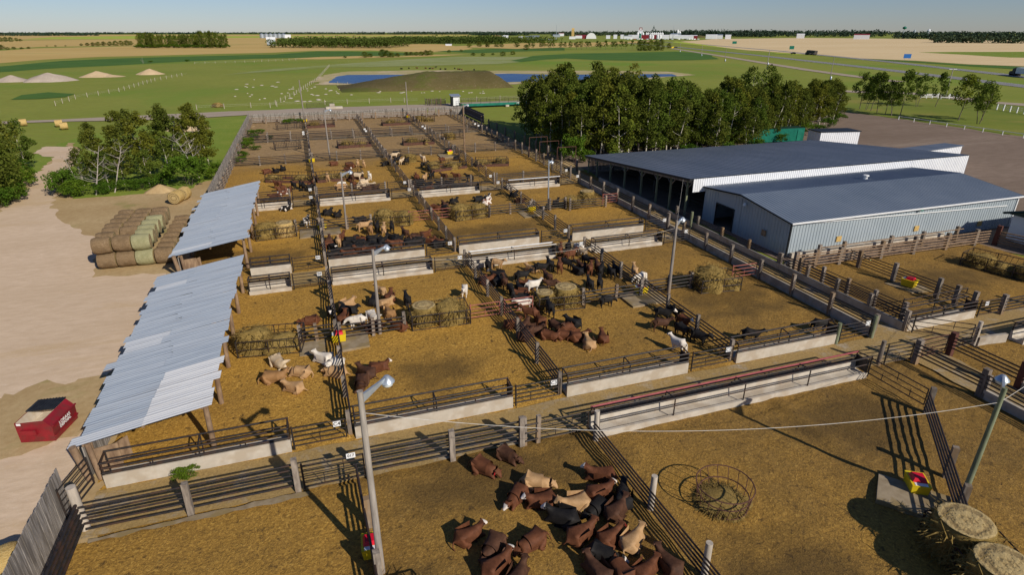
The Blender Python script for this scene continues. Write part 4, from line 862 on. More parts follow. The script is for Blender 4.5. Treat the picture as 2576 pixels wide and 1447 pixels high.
mb=MB(); rib_roof(mb,(40.0,55.7,4.87),(83.5,55.7,4.87),(83.5,82.9,2.57),(40.0,82.9,2.57),.9,.03,.03); mb.build('roof',MT['darkroof'],t)
mb=MB(); mb.hull([(40.0,55.7,4.83),(83.5,55.7,4.83),(83.5,82.9,2.53),(40.0,82.9,2.53),(40.0,55.7,4.6),(83.5,55.7,4.6),(83.5,82.9,2.3),(40.0,82.9,2.3)],[(4,5,6,7),(0,4,7,3),(1,2,6,5),(2,3,7,6),(0,1,5,4)]); mb.build('fascia',MT['trim_dark'],t)
mb=MB(); rib_wall(mb,(40.5,55.64),(73.3,55.64),3.3,4.8,4.8,.3,.03); rib_wall(mb,(73.3,55.64),(83.4,55.64),.0,4.8,4.8,.3,.03); mb.build('end_wall',MT['whitewall'],t)
mb=MB(); rib_wall(mb,(83.44,55.7),(83.44,82.8),0,4.8,2.5,.3,.03,(1,0)); rib_wall(mb,(83.4,82.75),(55,82.75),0,2.5,2.5,.3,.03,(0,1)); mb.build('rear_wall',MT['whitewall'],t)
mb=MB(); y=82.6
for i in range(60): mb.box((41+i*.24,82.6,1.15),(.17,.04,1.9))
mb.build('slatted_wall',MT['plank'],t)
rz_=lambda y:4.6-(y-55.7)/27.2*2.3
for y in (56.6,59.9,62.9,66.6,71.0,75.1,79.4,82.2):
    h=rz_(y); q=MB().box((40.45,y,h/2-.1),(.2,.2,h+.1)).build('post',MT['post_green'],t)
    for s in (-1,1):
        mb=MB(); mb.tube((40.45,y,h-1.0),(40.45,y+s*1.0,h-.12-s*.08),.055,4); mb.build('brace',MT['plank'],t)
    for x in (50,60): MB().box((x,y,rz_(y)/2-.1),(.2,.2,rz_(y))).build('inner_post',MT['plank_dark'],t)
MB().hull([(40.38,55.9,4.58),(40.52,55.9,4.58),(40.52,82.7,2.32),(40.38,82.7,2.32),(40.38,55.9,4.3),(40.52,55.9,4.3),(40.52,82.7,2.04),(40.38,82.7,2.04)],[(0,1,2,3),(4,7,6,5),(0,4,5,1),(1,5,6,2),(2,6,7,3),(3,7,4,0)]).build('beam',MT['plank'],t)
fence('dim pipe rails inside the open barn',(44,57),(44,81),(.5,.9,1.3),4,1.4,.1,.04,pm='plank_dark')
t=thing('grey_barn','pale blue grey metal barn with a low gable roof and three ochre vents','barn',(57,49,0))
x0,x1,ys,yr,yn=42.2,73.0,42.2,49.3,55.55; zs,zr,zn=3.5,4.42,3.85
mb=MB(); rib_wall(mb,(x0,ys),(x1,ys),0,zs,zs,.36,.045); mb.build('front_wall',MT['greywall'],t)
mb=MB(); dy0,dy1,dh=50.3,53.3,2.5
for (ya,yb) in ((ys,dy0),(dy1,yn)):
    zf=lambda y: zs+(y-ys)/(yr-ys)*(zr-zs) if y<yr else zr+(y-yr)/(yn-yr)*(zn-zr)
    if ya<yr<yb:
        rib_wall(mb,(x0,yr),(x0,ya),0,zf(yr),zf(ya),.4,.03,(-1,0)); rib_wall(mb,(x0,yb),(x0,yr),0,zf(yb),zf(yr),.4,.03,(-1,0))
    else: rib_wall(mb,(x0,yb),(x0,ya),0,zf(yb),zf(ya),.4,.03,(-1,0))
mb.add([(x0,dy0,dh),(x0,dy0,zf(dy0)),(x0,dy1,zf(dy1)),(x0,dy1,dh)],[(0,1,2,3)]); mb.build('gable_wall',MT['greywall'],t)
mb=MB(); mb.box((x0-.03,dy0,dh/2),(.12,.1,dh)); mb.box((x0-.03,dy1,dh/2),(.12,.1,dh)); mb.box((x0-.03,(dy0+dy1)/2,dh+.05),(.12,dy1-dy0+.1,.1)); mb.build('door_frame',MT['trim_dark'],t)
mb=MB(); mb.add([(x1,ys,0),(x1,yn,0),(x1,yn,zn),(x1,yr,zr),(x1,ys,zs)],[(0,1,2,3,4)]); mb.add([(x1,yn,0),(x0,yn,0),(x0,yn,zn),(x1,yn,zn)],[(0,1,2,3)]); mb.build('back_wall',MT['greywall'],t)
mb=MB(); rib_roof(mb,(x0-.3,ys-.35,zs+.02),(x1+.3,ys-.35,zs+.02),(x1+.3,yr,zr+.08),(x0-.3,yr,zr+.08),.4,.07,.055); rib_roof(mb,(x0-.3,yr,zr+.08),(x1+.3,yr,zr+.08),(x1+.3,yn+.05,zn+.05),(x0-.3,yn+.05,zn+.05),.4,.07,.055); mb.build('roof',MT['greyroof'],t)
mb=MB()
for (a,b) in (((x0-.3,ys-.35,zs-.05),(x0-.3,yr,zr+.0)),((x0-.3,yr,zr),(x0-.3,yn,zn-.03))): mb.tube(a,b,.09,4)
mb.build('gable_trim',MT['trim_dark'],t)
MB().box(((x0+x1)/2,ys-.38,zs-.02),(x1-x0+.6,.14,.13)).build('gutter',MT['white'],t)
MB().tube((x0+.1,ys-.1,3.3),(x1-1.6,ys-.1,2.55),.05,6).build('white_pipe_run',MT['white'],t)
for x in (x0+.02,): MB().box((x,ys-.02,zs/2),(.14,.14,zs-.1)).build('corner_trim',MT['trim_dark'],t)
MB().box((x1-.05,ys-.06,zs/2),(.12,.12,zs-.1)).build('corner_trim',MT['white'],t)
def onY(px,py,Y): r=ray(px,py); k=Y/r[1]; return r[0]*k,H+r[2]*k
for (tx,ty) in ((710,955),(1490,850),(2125,800)):
    x,z=onY(1930.7+tx/3.992,361.4+ty/3.992,ys); mb=MB(); mb.box((x,ys-.07,z),(.62,.06,.55))
    for k in range(6): mb.box((x,ys-.11,z-.22+.088*k),(.6,.03,.03))
    mb.build('vent',MT['ochre'],t)
x,z=onY(1930.7+1540/3.992,361.4+660/3.992,ys-.2); MB().lathe((x,ys-.25,z),[(.1,.2),(.2,0),(.24,-.12)],10).build('wall_lamp',MT['green'],t)
MB().lathe((x0-.25,48.6,3.6),[(.06,.2),(.2,0),(.2,-.12)],10).build('wall_lamp',MT['glass'],t)
MB().lathe((60.5,51,4.15),[(.35,0),(.22,.1),(.2,.5),(.34,.55),(.3,.68)],12).build('roof_vent',MT['white'],t)
MB().box((52.5,41.9,.25),(20,.3,.5)).build('footing',MT['conc'],t)
for x in (42.1,): MB().box((x-.06,45.4,1.5),(.05,.6,.6)).build('wall_vent',MT['oldwood'],t)
def boxhouse(name,label,cat,pts,h,roofh,wm,rm,over=.25):
    t=thing(name,label,cat,(pts[0][0],pts[0][1],0)); mb=MB(); n=len(pts); zz=[h if isinstance(h,(int,float)) else h[i] for i in range(n)]
    for i in range(n):
        a,b=pts[i],pts[(i+1)%n]; d=(Vector(b)-Vector(a)).normalized(); rib_wall(mb,a,b,0,zz[i],zz[(i+1)%n],.4,.03,(d.y,-d.x))
    mb.build('wall',MT[wm],t); c=sum((Vector(p) for p in pts),Vector((0,0)))/n; P=[tuple(Vector(p)+(Vector(p)-c).normalized()*over) for p in pts]
    mb=MB(); mb.add([(p[0],p[1],z+.02) for p,z in zip(P,zz)]+[(p[0],p[1],z+roofh) for p,z in zip(P,zz)],[(0,3,2,1),(4,5,6,7)]+[(i,(i+1)%4,4+(i+1)%4,4+i) for i in range(4)]); mb.build('roof',MT[rm],t); return t
boxhouse('white_shed','white flat roofed shed beside the green container','shed',[(89.4,86.7),(97.0,85.2),(97.6,88.8),(89.9,90.2)],3.0,.16,'whitewall','trim_dark')
t=boxhouse('white_shed','white shed with a dark roof behind the open barn','shed',[(92.6,68.9),(101.6,69.3),(101.6,72.4),(92.0,72.4)],(2.4,2.75,2.6,2.3),.14,'whitewall','darkroof')
t=thing('shipping_container','green corrugated shipping container at the edge of the grove','container',(81.2,95.7,0),-.09); mb=MB(); 
rib_wall(mb,(0,0),(12.1,0),.1,2.6,2.6,.28,.06); rib_wall(mb,(12.1,0),(12.1,2.44),.1,2.6,2.6,.28,.05,(1,0)); rib_wall(mb,(12.1,2.44),(0,2.44),.1,2.6,2.6,.28,.06,(0,1)); rib_wall(mb,(0,2.44),(0,0),.1,2.6,2.6,.28,.05,(-1,0)); mb.build('corrugated_side',MT['green'],t,local=True)
MB().box((6.05,1.22,2.62),(12.2,2.5,.06)).build('top',MT['darkgreen'],t,local=True); MB().box((11.0,-.06,1.2),(.9,.06,2.1)).build('door',MT['green'],t,local=True)
t=thing('farmhouse','white sided house with a dark green roof at the right edge','house',(68.5,33,0))
mb=MB()
for k in range(14): mb.box((72.5,35.0,.1+.2*k),(9.0-.012*(k%2),8.4,.2))
mb.v=[(x,y,z) for x,y,z in mb.v]; mb.build('wall',MT['whitewall'],t)
mb=MB(); mb.hull([(67.5,30.3,2.75),(77.5,30.3,2.75),(77.5,39.7,2.75),(67.5,39.7,2.75),(67.4,35,4.3),(77.5,35,4.3)],[(0,1,5,4),(2,3,4,5),(0,4,3),(1,2,5),(3,2,1,0)]); mb.build('roof',MT['darkgreen'],t)
mb=MB(); mb.tube((67.35,30.2,2.75),(67.35,35,4.32),.13,4); mb.tube((67.35,39.8,2.75),(67.35,35,4.32),.13,4); mb.build('fascia',MT['darkgreen'],t)
f=MB().box((67.95,36.9,1.5),(.08,1.2,1.0)).build('window',MT['white'],t); MB().box((67.9,36.9,1.5),(.04,1.0,.8)).build('pane',MT['black_plastic'],f,local=False)
# ================= SCALE, CHUTES, SIGNS BY THE FAR ROAD =================
t=thing('scale_house','small white scale house with a pale lean roof beside the far road','hut',(42.4,175.3,0)); MB().box((42.4,176.2,1.35),(2.3,2.0,2.7)).build('wall',MT['trim_dark'],t); MB().box((42.6,175.1,1.35),(1.9,.08,2.3)).build('front_panel',MT['white'],t)
MB().hull([(41,174.8,2.75),(43.9,174.8,2.75),(43.9,177.6,3.15),(41,177.6,3.15),(41,174.8,2.85),(43.9,174.8,2.85),(43.9,177.6,3.25),(41,177.6,3.25)],[(3,2,1,0),(4,5,6,7),(0,1,5,4),(1,2,6,5),(2,3,7,6),(3,0,4,7)]).build('roof',MT['alum'],t)
t=thing('truck_scale','long green truck scale deck with railings beside the white hut','weighbridge',(56,172,0)); MB().box((57,172.2,.75),(28,3.4,.7)).build('deck_girder',MT['green'],t); MB().box((57,172.2,1.12),(28,3.2,.05)).build('deck',MT['road'],t)
for s in (170.55,173.85):
    mb=MB()
    for z in (1.65,2.2): mb.tube((43,s,z),(71,s,z),.035)
    for k in range(11): mb.tube((43+2.8*k,s,1.05),(43+2.8*k,s,2.3),.045)
    mb.build('railing',MT['pipe'],t)
MB().box((56.5,170.3,.2),(1.0,.8,.5)).build('footing',MT['conc'],t); MB().box((60.2,170.47,.85),(1.4,.03,.2)).build('name_plate',MT['white'],t)
for k,(a,b) in enumerate((((34.8,182),(39.5,181.6)),((36,178.6),(40,178.2)),((34.8,182),(36,178.6)),((37.4,180),(40.3,179.6)))): fence('dark loading chute rails beside the white scale hut',a,b,(.4,.8,1.2,1.6),1.2,1.9,.08,.05)
t=thing('round_tub','small concrete block with a steel gate beside the far road','concrete block',(5,182,0)); MB().box((8.5,180.6,.3),(4.5,1.2,.6)).build('block',MT['conc'],t); MB().box((8,181.3,.7),(1.4,1.2,1.2)).build('block_top',MT['conc_d'],t)
gate('dark steel gate standing in the grass beyond the far road',(1.2,182.3),(8.3,183.6),1.5,.2,6)
for ps,l in (([(-28,191),(0,192.5),(26,192.2),(34,190)],'thin post and wire fence along the grass beyond the far road'),([G(140,265),G(190,248),G(300,230),G(390,203),G(470,188)],'thin post and wire fence climbing the left pasture'),([G(680,270),G(740,240),G(800,200),G(830,165)],'thin post and wire fence running to the pond'),([G(490,160),G(640,156),G(760,150)],'distant thin post and wire fence on the left pasture'),([(44,186),(60,188),(80,190)],'thin rail fence behind the scale deck'),([G(850,213),G(900,216),G(960,210),G(1060,208)],'thin post and wire fence at the near pond edge')):
    t=thing('wire_fence',l,'wire fence',(ps[0][0],ps[0][1],0),0,'thin pasture fences'); mb=MB()
    for a,b in zip(ps,ps[1:]):
        a,b=Vector(a),Vector(b); k=max(2,min(14,int((b-a).length/6)))
        for i in range(k): q=a.lerp(b,i/k); MB().tube((q.x,q.y,-.1),(q.x,q.y,1.35),.09,6).build('post',MT['post_pale'],t)
        for z in (.6,1.0): mb.tube((a.x,a.y,z),(b.x,b.y,z),.012,4)
    mb.build('wire',MT['wire'],t)
# white rails right
fence('low white pipe rail between the dirt lot and the lawn',(139.2,112.1),(138.8,79),(.8,),4.2,.8,.09,.06,pm='white',rm='white_pipe',square=False)
fence('white plank fence along the driveway, left piece',(191.5,148.4),(197.5,147.0),(.4,.8,1.2),2.2,1.4,.09,.09,pm='white',rm='white')
fence('white plank fence along the driveway, middle piece',(196.5,145.2),(201.5,143.5),(.4,.8,1.2),2.2,1.4,.09,.09,pm='white',rm='white')
fence('white posted fence along the driveway at the right edge',(183.8,119),(178,103),(.5,.9,1.3),2.6,1.5,.12,.035,pm='white',rm='white_pipe')
for i,(x,y,h,l) in enumerate(((227,221.4,9.6,'behind the park trees'),(199.2,145.8,9.2,'with a crossarm among the park trees'),(291.4,337.4,9,'along the service road'),(259.5,300.7,9.2,'along the service road'),(296.2,387.9,9.3,'along the service road'),(343.6,483.7,9.3,'along the service road'),(389.6,587.2,9.3,'along the service road'))):
    t=thing('utility_pole','pale utility pole '+l,'utility pole',(x,y,0),0,'utility poles along the highway'); MB().tube((x,y,-.2),(x,y,h),.16,7,.12).build('pole',MT['pole'],t)
    if i==1: MB().box((x,y,h-.3),(2.4,.12,.12),-.4).build('crossarm',MT['white'],t)
    if i>1 or i==0: MB().lathe((x+.3,y-.2,.1),[(.35,0),(.35,1.2),(.2,1.4)],8).build('ground_box',MT['alum'],t)
BLUE=M_('blue_sign',(.02,.13,.42),(.03,.16,.48),1,.5)
for (bx,by,w,hh,m,l) in ((1990.7,126.5,5.0,3.6,'green','large green road sign beside the highway'),(2280.1,152,5.0,3,'alum','blue road sign beside the highway'),(1847.2,111.5,7,4,'green','green road sign further along the highway')):
    x,y=G(bx,by); t=thing('road_sign',l,'road sign',(x,y,0),0,'road signs along the highway'); MB().box((0,0,3.2),(w,.12,hh),0).build('panel',MT['green'] if m=='green' else BLUE,t,local=True)
    for s in (-w*.3,w*.3): MB().tube((s,.1,-.1),(s,.1,4),.08).build('leg',MT['alum'],t,local=True)
    t.rotation_euler=(0,0,-.55)
CW=['in pen A2', 'in pen A3', 'in pen A4', 'in pen B1', 'in pen B2', 'in pen B3', 'in pen B4', 'in pen C1', 'in pen C2', 'in pen C3', 'in pen C4', 'in the front pen', 'on the pasture beyond the pond']
CX_=['', 'above a black one', 'above the hay feeder', 'above the long hay feeder', 'against the fence post', 'against the fence rails', 'alone below the feeder', 'alone near the middle fence', 'alone on the right', 'along the bottom rails', 'along the right fence', 'apart from the herd', 'apart from the huddle with head low', 'at the bottom of the picture', 'at the end of the long feeder', 'at the head of the huddle', 'at the left hay bale', 'at the upper trough', 'behind a standing red one', 'behind a tan one', 'behind the brown one', 'behind the fence rails', 'behind the hay bales', 'behind the lamp', 'behind the lamp pole', 'behind the long feeder', 'behind the middle fence', 'behind the rails', 'behind the rails of the middle fence', 'behind the red gate', 'behind the round bale', 'behind the white faced black one', 'below a tan one', 'below the top trough', 'below the trough', 'below the upper trough', 'beside a patch of green hay', 'beside the hay bales', 'beside the lamp pole', 'beside the middle fence', 'beside the rail fence', 'beside the red gate', 'beside the red one', 'beside the small bale', 'beside the yellow waterer', 'between the two bales', 'by the A4 gate', 'by the fence post', 'by the left fence', 'by the right fence', 'by the round feeder', 'by the yellow waterer', 'curled beside the hay feeder', 'curled up by the lamp pole', 'curled with its white face down', 'drinking at the waterer', 'drinking at the yellow waterer', 'eating from the hay bales', 'eating from the hay feeder', 'facing the fence post', 'facing the round feeder', 'furthest left of the herd', 'in front of the brown one', 'in the fence corner', 'in the huddle by the fence', 'in the lower herd', 'in the middle of the pen', 'in the packed herd', 'in the row of lying ones', 'in the shadow of a tan one', 'in the upper herd', 'inside the end of the feeder', 'looking back over the huddle', 'looking to the left', 'lowest of the group', 'lying across the huddle', 'lying near the concrete edge', 'muzzle to a red one', 'muzzle to a tan one', 'near the lamp pole', 'near the yellow waterer', 'nose pointing right', 'nose to nose with its neighbours', 'on its own above the huddle', 'packed behind the rails', 'pulling hay from the feeder', 'resting against a black one', 'shaggy by the fence', 'side on below the hay bales', 'squeezed against the fence rails', 'standing at the C1 trough', 'standing at the gate end of the trough', 'standing behind the hay pile', 'stretched towards the shed', 'striped by the fence shadow', 'tucked beside a white faced one', 'walking beside the trough', 'with a bright red ear tag', 'with a pink ear tag', 'with a yellow ear tag', 'with its back to the camera', 'with its head over a lying one', 'with its head turned to a tan one', 'with its muzzle low', 'with its neck stretched to the rails', 'with its tail raised', 'with its tail stretched out', 'with its white head raised', 'with shaggy coat and head down']
COWS=[
(8.29,20.65,-2.15,'F','tan',11,103),(9.4,18.76,1.34,'L','tan',11,86),(8.57,18.21,0.9,'L','blackwf',11,15),(10.78,19.02,-1.46,'L','redwf',11,59),
(11.37,20.11,1.03,'L','redwf',11,83),(10.21,18.25,2.04,'F','black',11,99),(11.7,18.45,-0.53,'L','black',11,89),(11.03,17.77,-1.06,'L','brown',11,72),
(8.96,17.07,-1.23,'L','red',11,106),(10.02,16.5,-1.16,'L','red',11,97),(10.86,16.06,-1.04,'L','tan',11,40),(9.39,15.78,-2.38,'F','blackwf',11,75),
(8.71,15.1,0.16,'L','brown',11,13),(9.63,14.86,0.12,'F','red',11,31),(10.55,14.53,-1.21,'L','red',11,104),(11.6,14.53,0.24,'L','brown',11,9),
(6.79,17.35,1.84,'F','red',11,12),(7.05,20.07,2.27,'F','redwf',11,54),(8.06,19.48,1.39,'L','redwf',11,82),(4.37,18.58,-1.25,'L','redwf',11,61),
(5.13,17.58,2.39,'F','brown',11,108),(5.03,16.62,-1.05,'L','redwf',11,107),(5.68,15.93,-0.68,'L','brown',11,95),(6.22,22.46,-2.41,'F','red',11,98),
(7.62,22.94,-2.59,'F','brown',11,76),(-3.58,36.41,-2.75,'T','cream',10,52),(-2.25,34.79,1.18,'F','tan',10,93),(-3.84,34.64,-1.71,'T','gold',10,102),
(-2.67,33.06,0.94,'L','tan',10,74),(-0.81,36,0.86,'L','white',10,73),(-0.17,35.11,2.08,'T','white',10,94),(-0.17,34.02,1.05,'F','tan',10,94),
(2.48,33.77,-1.5,'L','redwf',9,36),(1.64,33.32,0.65,'L','brown',9,42),(1.24,32.14,2.81,'T','brown',9,23),(-1.53,42.05,1.5,'F','red',10,2),
(-0.01,42.43,3.12,'S','blackwf',10,51),(1.33,44.12,-0.9,'L','tan',9,1),(1.36,42.99,-1.79,'L','black',9,32),(0.88,41.79,-0.26,'L','red',9,47),
(1.75,40.28,1.33,'G','white',9,56),(2.99,41.46,-2.85,'T','white',9,53),(4.13,45.23,0.59,'S','tan',9,24),(3.38,44.16,-0.15,'L','black',9,69),
(4.79,44.53,-0.26,'L','red',9,19),(4.24,43.44,-1.1,'L','tan',9,81),(4.27,41.6,0.16,'L','gold',9,38),(2.84,39.57,1.8,'L','brown',9,28),
(4.6,39.06,0.91,'L','red',9,28),(5.86,42.81,-0.02,'S','black',9,16),(10.62,43.23,2.8,'S','white',9,92),(14.19,37.48,0.86,'S','red',8,41),
(14.67,36.66,0.05,'L','red',8,18),(15.91,37.74,-0.1,'S','black',8,85),(16.85,35.52,0.45,'L','black',8,66),(15.15,34.91,-2.69,'S','brown',8,101),
(16.09,34.94,-1.3,'F','red',8,20),(13.65,35.31,-1.77,'L','brown',8,87),(14.42,34.21,-2.35,'T','red',8,62),(15.51,33.92,-2.14,'F','red',8,68),
(16.33,33.39,-1.57,'L','red',8,78),(16.59,32.32,-0.19,'L','tan',8,77),(17.91,32.77,-0.35,'L','red',8,8),(13.31,36.2,-0.77,'L','brown',8,4),
(12.87,34.74,-1.09,'L','brown',8,5),(12.52,36.73,-1.27,'L','red',8,21),(20.72,37.71,-1.57,'G','black',8,39),(14.35,39.26,1.47,'S','white',8,29),
(23.61,34.18,-2.33,'S','blackwf',8,64),(24.63,34.28,-2.98,'S','black',8,64),(22.55,32.75,-1.9,'S','brown',8,64),(24.33,32.64,-3,'S','redwf',8,64),
(23.47,31.47,-2.98,'S','black',8,64),(23.96,30.14,-2.75,'S','black',8,64),(22.03,29.76,0.37,'S','white',8,96),(27.66,29.34,-2.21,'S','black',7,90),
(33.42,29.05,-1.9,'S','black',7,91),(14.06,48.06,-0.23,'S','black',8,17),(14.99,48.25,-2.32,'S','tan',8,17),(14.44,46.24,0.92,'L','blackwf',8,35),
(13.11,45.28,-1.37,'L','red',8,21),(13.96,44.84,-0.49,'L','black',8,21),(14.26,43.88,-0.12,'S','brown',8,70),(14.29,42.29,3.08,'G','black',8,70),
(16.12,44.61,-1.62,'S','black',8,70),(18.42,45.96,-1.9,'S','black',8,70),(19.43,46.33,-0.08,'S','black',8,70),(17.78,46.66,0.63,'L','tan',8,70),
(20.08,45.65,-0.4,'S','red',8,70),(20.95,46.16,-2.46,'S','black',8,70),(18.07,43.49,0.13,'S','brown',8,70),(21.81,49.57,-0.5,'S','red',8,63),
(22.9,50.12,-0.55,'S','black',8,63),(23.65,49.54,-2.97,'S','white',8,63),(23.74,48.59,-2.72,'S','cream',8,63),(22.17,48.03,-1.28,'S','red',8,63),
(23.13,46.35,-2.84,'S','black',8,10),(21.55,44.82,0.39,'L','black',8,10),(22.35,45.82,0.13,'L','brown',8,10),(22.43,44.21,-0.49,'S','red',8,10),
(23.31,44.57,-0.29,'S','brown',8,10),(23.21,43.63,-0.6,'S','black',8,10),(23.8,42.88,-0.1,'S','black',8,10),(24.57,43.43,-0.05,'S','black',8,10),
(21.78,41.04,-0.42,'S','black',8,26),(20.84,41.03,-0.22,'S','black',8,26),(15.26,42.72,-0.03,'L','black',8,29),(16.12,43.23,1.24,'L','red',8,29),
(16.26,42.29,-1.54,'S','white',8,43),(14.99,41.65,1.24,'L','red',8,29),(14.74,40.74,1.48,'L','black',8,29),(17.87,41.99,1.24,'S','brown',8,45),
(0.89,60.93,-0.17,'L','brown',5,67),(0.71,59.33,-1.5,'L','redwf',5,67),(1.14,58.3,-2.81,'L','blackwf',5,67),(1.68,59.08,-0.03,'S','tan',5,67),
(2.03,60.29,-0.56,'S','red',5,67),(2.96,60.11,-1.36,'L','black',5,67),(3.89,59.91,0.69,'L','red',5,67),(2.63,59.06,-1.66,'L','black',5,67),
(3.76,58.73,1.56,'L','black',5,67),(5.11,60.12,-1.4,'L','black',5,67),(5.18,59.06,-1.39,'L','black',5,67),(6.11,58.85,-0.69,'L','black',5,67),
(7.2,59.56,0.89,'L','black',5,67),(5.05,57.61,-2.24,'L','black',5,67),(2.91,57.8,-0.99,'L','black',5,67),(3.83,57.56,-1.59,'L','black',5,67),
(2.17,57.2,1.85,'L','black',5,67),(7.52,58.52,-1.09,'L','black',5,67),(8.5,59.52,0.27,'S','brown',5,67),(9.42,58.87,-2.04,'L','brown',5,67),
(10.57,59.54,-1.12,'L','red',5,67),(8.59,57.39,-1.25,'L','black',5,67),(9.71,57.63,1.68,'L','black',5,67),(10.58,57.26,0.77,'L','redwf',5,67),
(11.41,56.79,0.39,'L','red',5,67),(11.26,55.85,-1.78,'L','black',5,67),(7.07,56.41,1.47,'S','red',5,105),(6.04,57.27,-1.25,'L','brown',5,67),
(2.46,56.03,1.46,'L','red',5,67),(3.55,56.66,0.9,'L','red',5,67),(4.54,56.3,0.99,'L','red',5,67),(1.2,56.33,1.98,'L','black',5,67),
(4.63,63.61,-1.48,'S','tan',5,88),(5.21,62.14,-0.15,'G','gold',5,100),(6,62.67,-0.16,'S','black',5,57),(6.58,61.91,-0.17,'S','tan',5,100),
(7.48,62.21,-0.11,'S','black',5,57),(1.3,71.35,-0.65,'L','black',5,79),(2.31,70.13,-0.53,'L','black',5,79),(4.59,67.23,1.69,'L','black',5,26),
(-3.4,75.01,-0.9,'L','spot',6,33),(-0.3,76.11,0.04,'S','black',6,63),(-1.19,67.49,-0.39,'S','spot',6,26),(13.76,69.4,-2.49,'T','redwf',4,37),
(15.1,70.38,0.17,'L','brown',4,37),(14.93,68.53,-2.82,'T','blackwf',4,37),(16.64,71.5,-0.92,'L','black',4,22),(19.84,71.28,1.76,'L','black',4,30),
(21.21,71.86,-0.64,'L','spot',4,30),(20.4,69.81,-1.12,'L','pied',4,30),(24.81,72.09,-0.92,'L','black',3,34),(24.55,69.01,-2.02,'L','brown',3,80),
(27.99,65.47,-0.88,'S','black',3,26),(25.91,42.5,-0.37,'S','tan',7,44),(25.72,41.13,1.81,'G','white',7,56),(-4.59,86.83,0.81,'S','redwf',2,27),
(-4.16,85.41,2.15,'L','red',2,27),(-3.98,82.99,-0.9,'L','pied',2,27),(-4.9,81.17,1.54,'L','red',2,27),(-2.53,85.79,0.39,'S','black',2,46),
(-1.62,85.51,0.08,'S','black',2,46),(-1.25,84.63,-0.04,'S','black',2,46),(-0.31,84.78,-0.47,'S','redwf',2,46),(-0.33,83.55,2.06,'S','black',2,46),
(-3.21,84.06,-0.47,'L','red',2,27),(-4.17,99.12,0.21,'L','black',2,3),(-5.2,97.87,0.51,'L','black',2,3),(-6.39,97.6,2.07,'L','red',2,3),
(3.66,100.32,2.11,'L','red',1,7),(6.06,99.29,2.16,'L','brown',1,2),(6.1,97.74,1.24,'L','red',1,2),(7.19,97.78,-0.11,'S','tan',1,2),
(8.09,97.13,-0.06,'S','tan',1,2),(5.41,95.23,-2.37,'L','redwf',1,71),(2.13,89.02,-0.01,'S','tan',1,58),(5.42,90.05,0.98,'S','brown',1,65),
(6.28,88.5,-2.03,'S','cream',1,65),(5.52,87.69,-0.04,'S','brown',1,65),(6.92,85.86,-1.41,'L','cream',1,65),(8,88.16,0.07,'S','white',1,11),
(3.83,85.38,2.4,'L','white',1,65),(3.65,83.8,1.95,'L','tan',1,65),(5.26,83.43,0.52,'S','red',1,65),(6.24,83.08,-1.54,'L','cream',1,65),
(7.46,83.65,-1.63,'L','cream',1,65),(6.92,82.04,1.84,'L','brown',1,65),(7.95,82.17,-2.26,'L','brown',1,65),(11.51,97.4,2.19,'L','black',0,48),
(14.22,104.04,-1.45,'S','black',0,50),(13.82,103.07,-1.68,'S','cream',0,50),(13.64,98.89,-0.93,'S','black',0,50),(14.21,97.69,-0.68,'S','cream',0,50),
(15,97.16,-0.57,'S','black',0,50),(17.89,98.48,0.36,'S','cream',0,60),(17.08,93.31,-1.04,'S','black',0,14),(17.02,89.24,-0.08,'S','black',0,14),
(14.66,86.97,0.01,'L','red',0,6),(23.64,104.3,-1.13,'S','black',0,55),(23.64,98.49,-0.62,'L','black',0,49),(20.64,96.25,2.2,'S','red',0,25),
(14.53,83.68,1.67,'L','black',0,84),(15.43,84.51,-0.58,'S','tan',0,84),(16.61,85.27,-0.72,'S','black',0,84),(18.3,84.5,0.74,'S','brown',0,84),
(19.99,83.73,0.88,'S','red',0,84),(21.62,82.59,0.85,'S','black',0,84),(17.09,81.86,1.24,'L','black',0,84),(18.3,81.26,-1.48,'L','black',0,84),
(16.87,80.11,-1.03,'L','black',0,84),(13.93,80.93,1.76,'L','black',0,84),(14.92,79.36,-1.25,'L','red',0,84),(18.64,79.22,1.41,'L','black',0,84),
(19.83,79.64,-1.49,'L','black',0,84),(13.11,83.22,2.32,'L','black',0,84),(12.79,80.44,-0.84,'L','brown',0,84),(15.37,81.16,1.24,'L','black',0,84),
(57.39,367.69,1.24,'L','black',12,0),(62.46,372.13,0.05,'L','black',12,0),(67.49,373.57,1.24,'L','red',12,0),(71.83,368.94,0.28,'L','red',12,0),
(73.74,365.95,-1.24,'L','black',12,0),(75.31,365.41,-0.74,'L','red',12,0),(78.72,372.62,-1.9,'S','black',12,0),(78.21,357.58,0.17,'L','black',12,0),
(80.9,356.67,0.27,'L','black',12,0),(87.52,361.25,-0.01,'L','black',12,0),(87.31,352.25,0.11,'L','red',12,0),(88.44,352.61,-0.53,'L','black',12,0),
(88.55,348.17,-0.4,'L','red',12,0),(95,345.25,-0.56,'L','black',12,0),
]
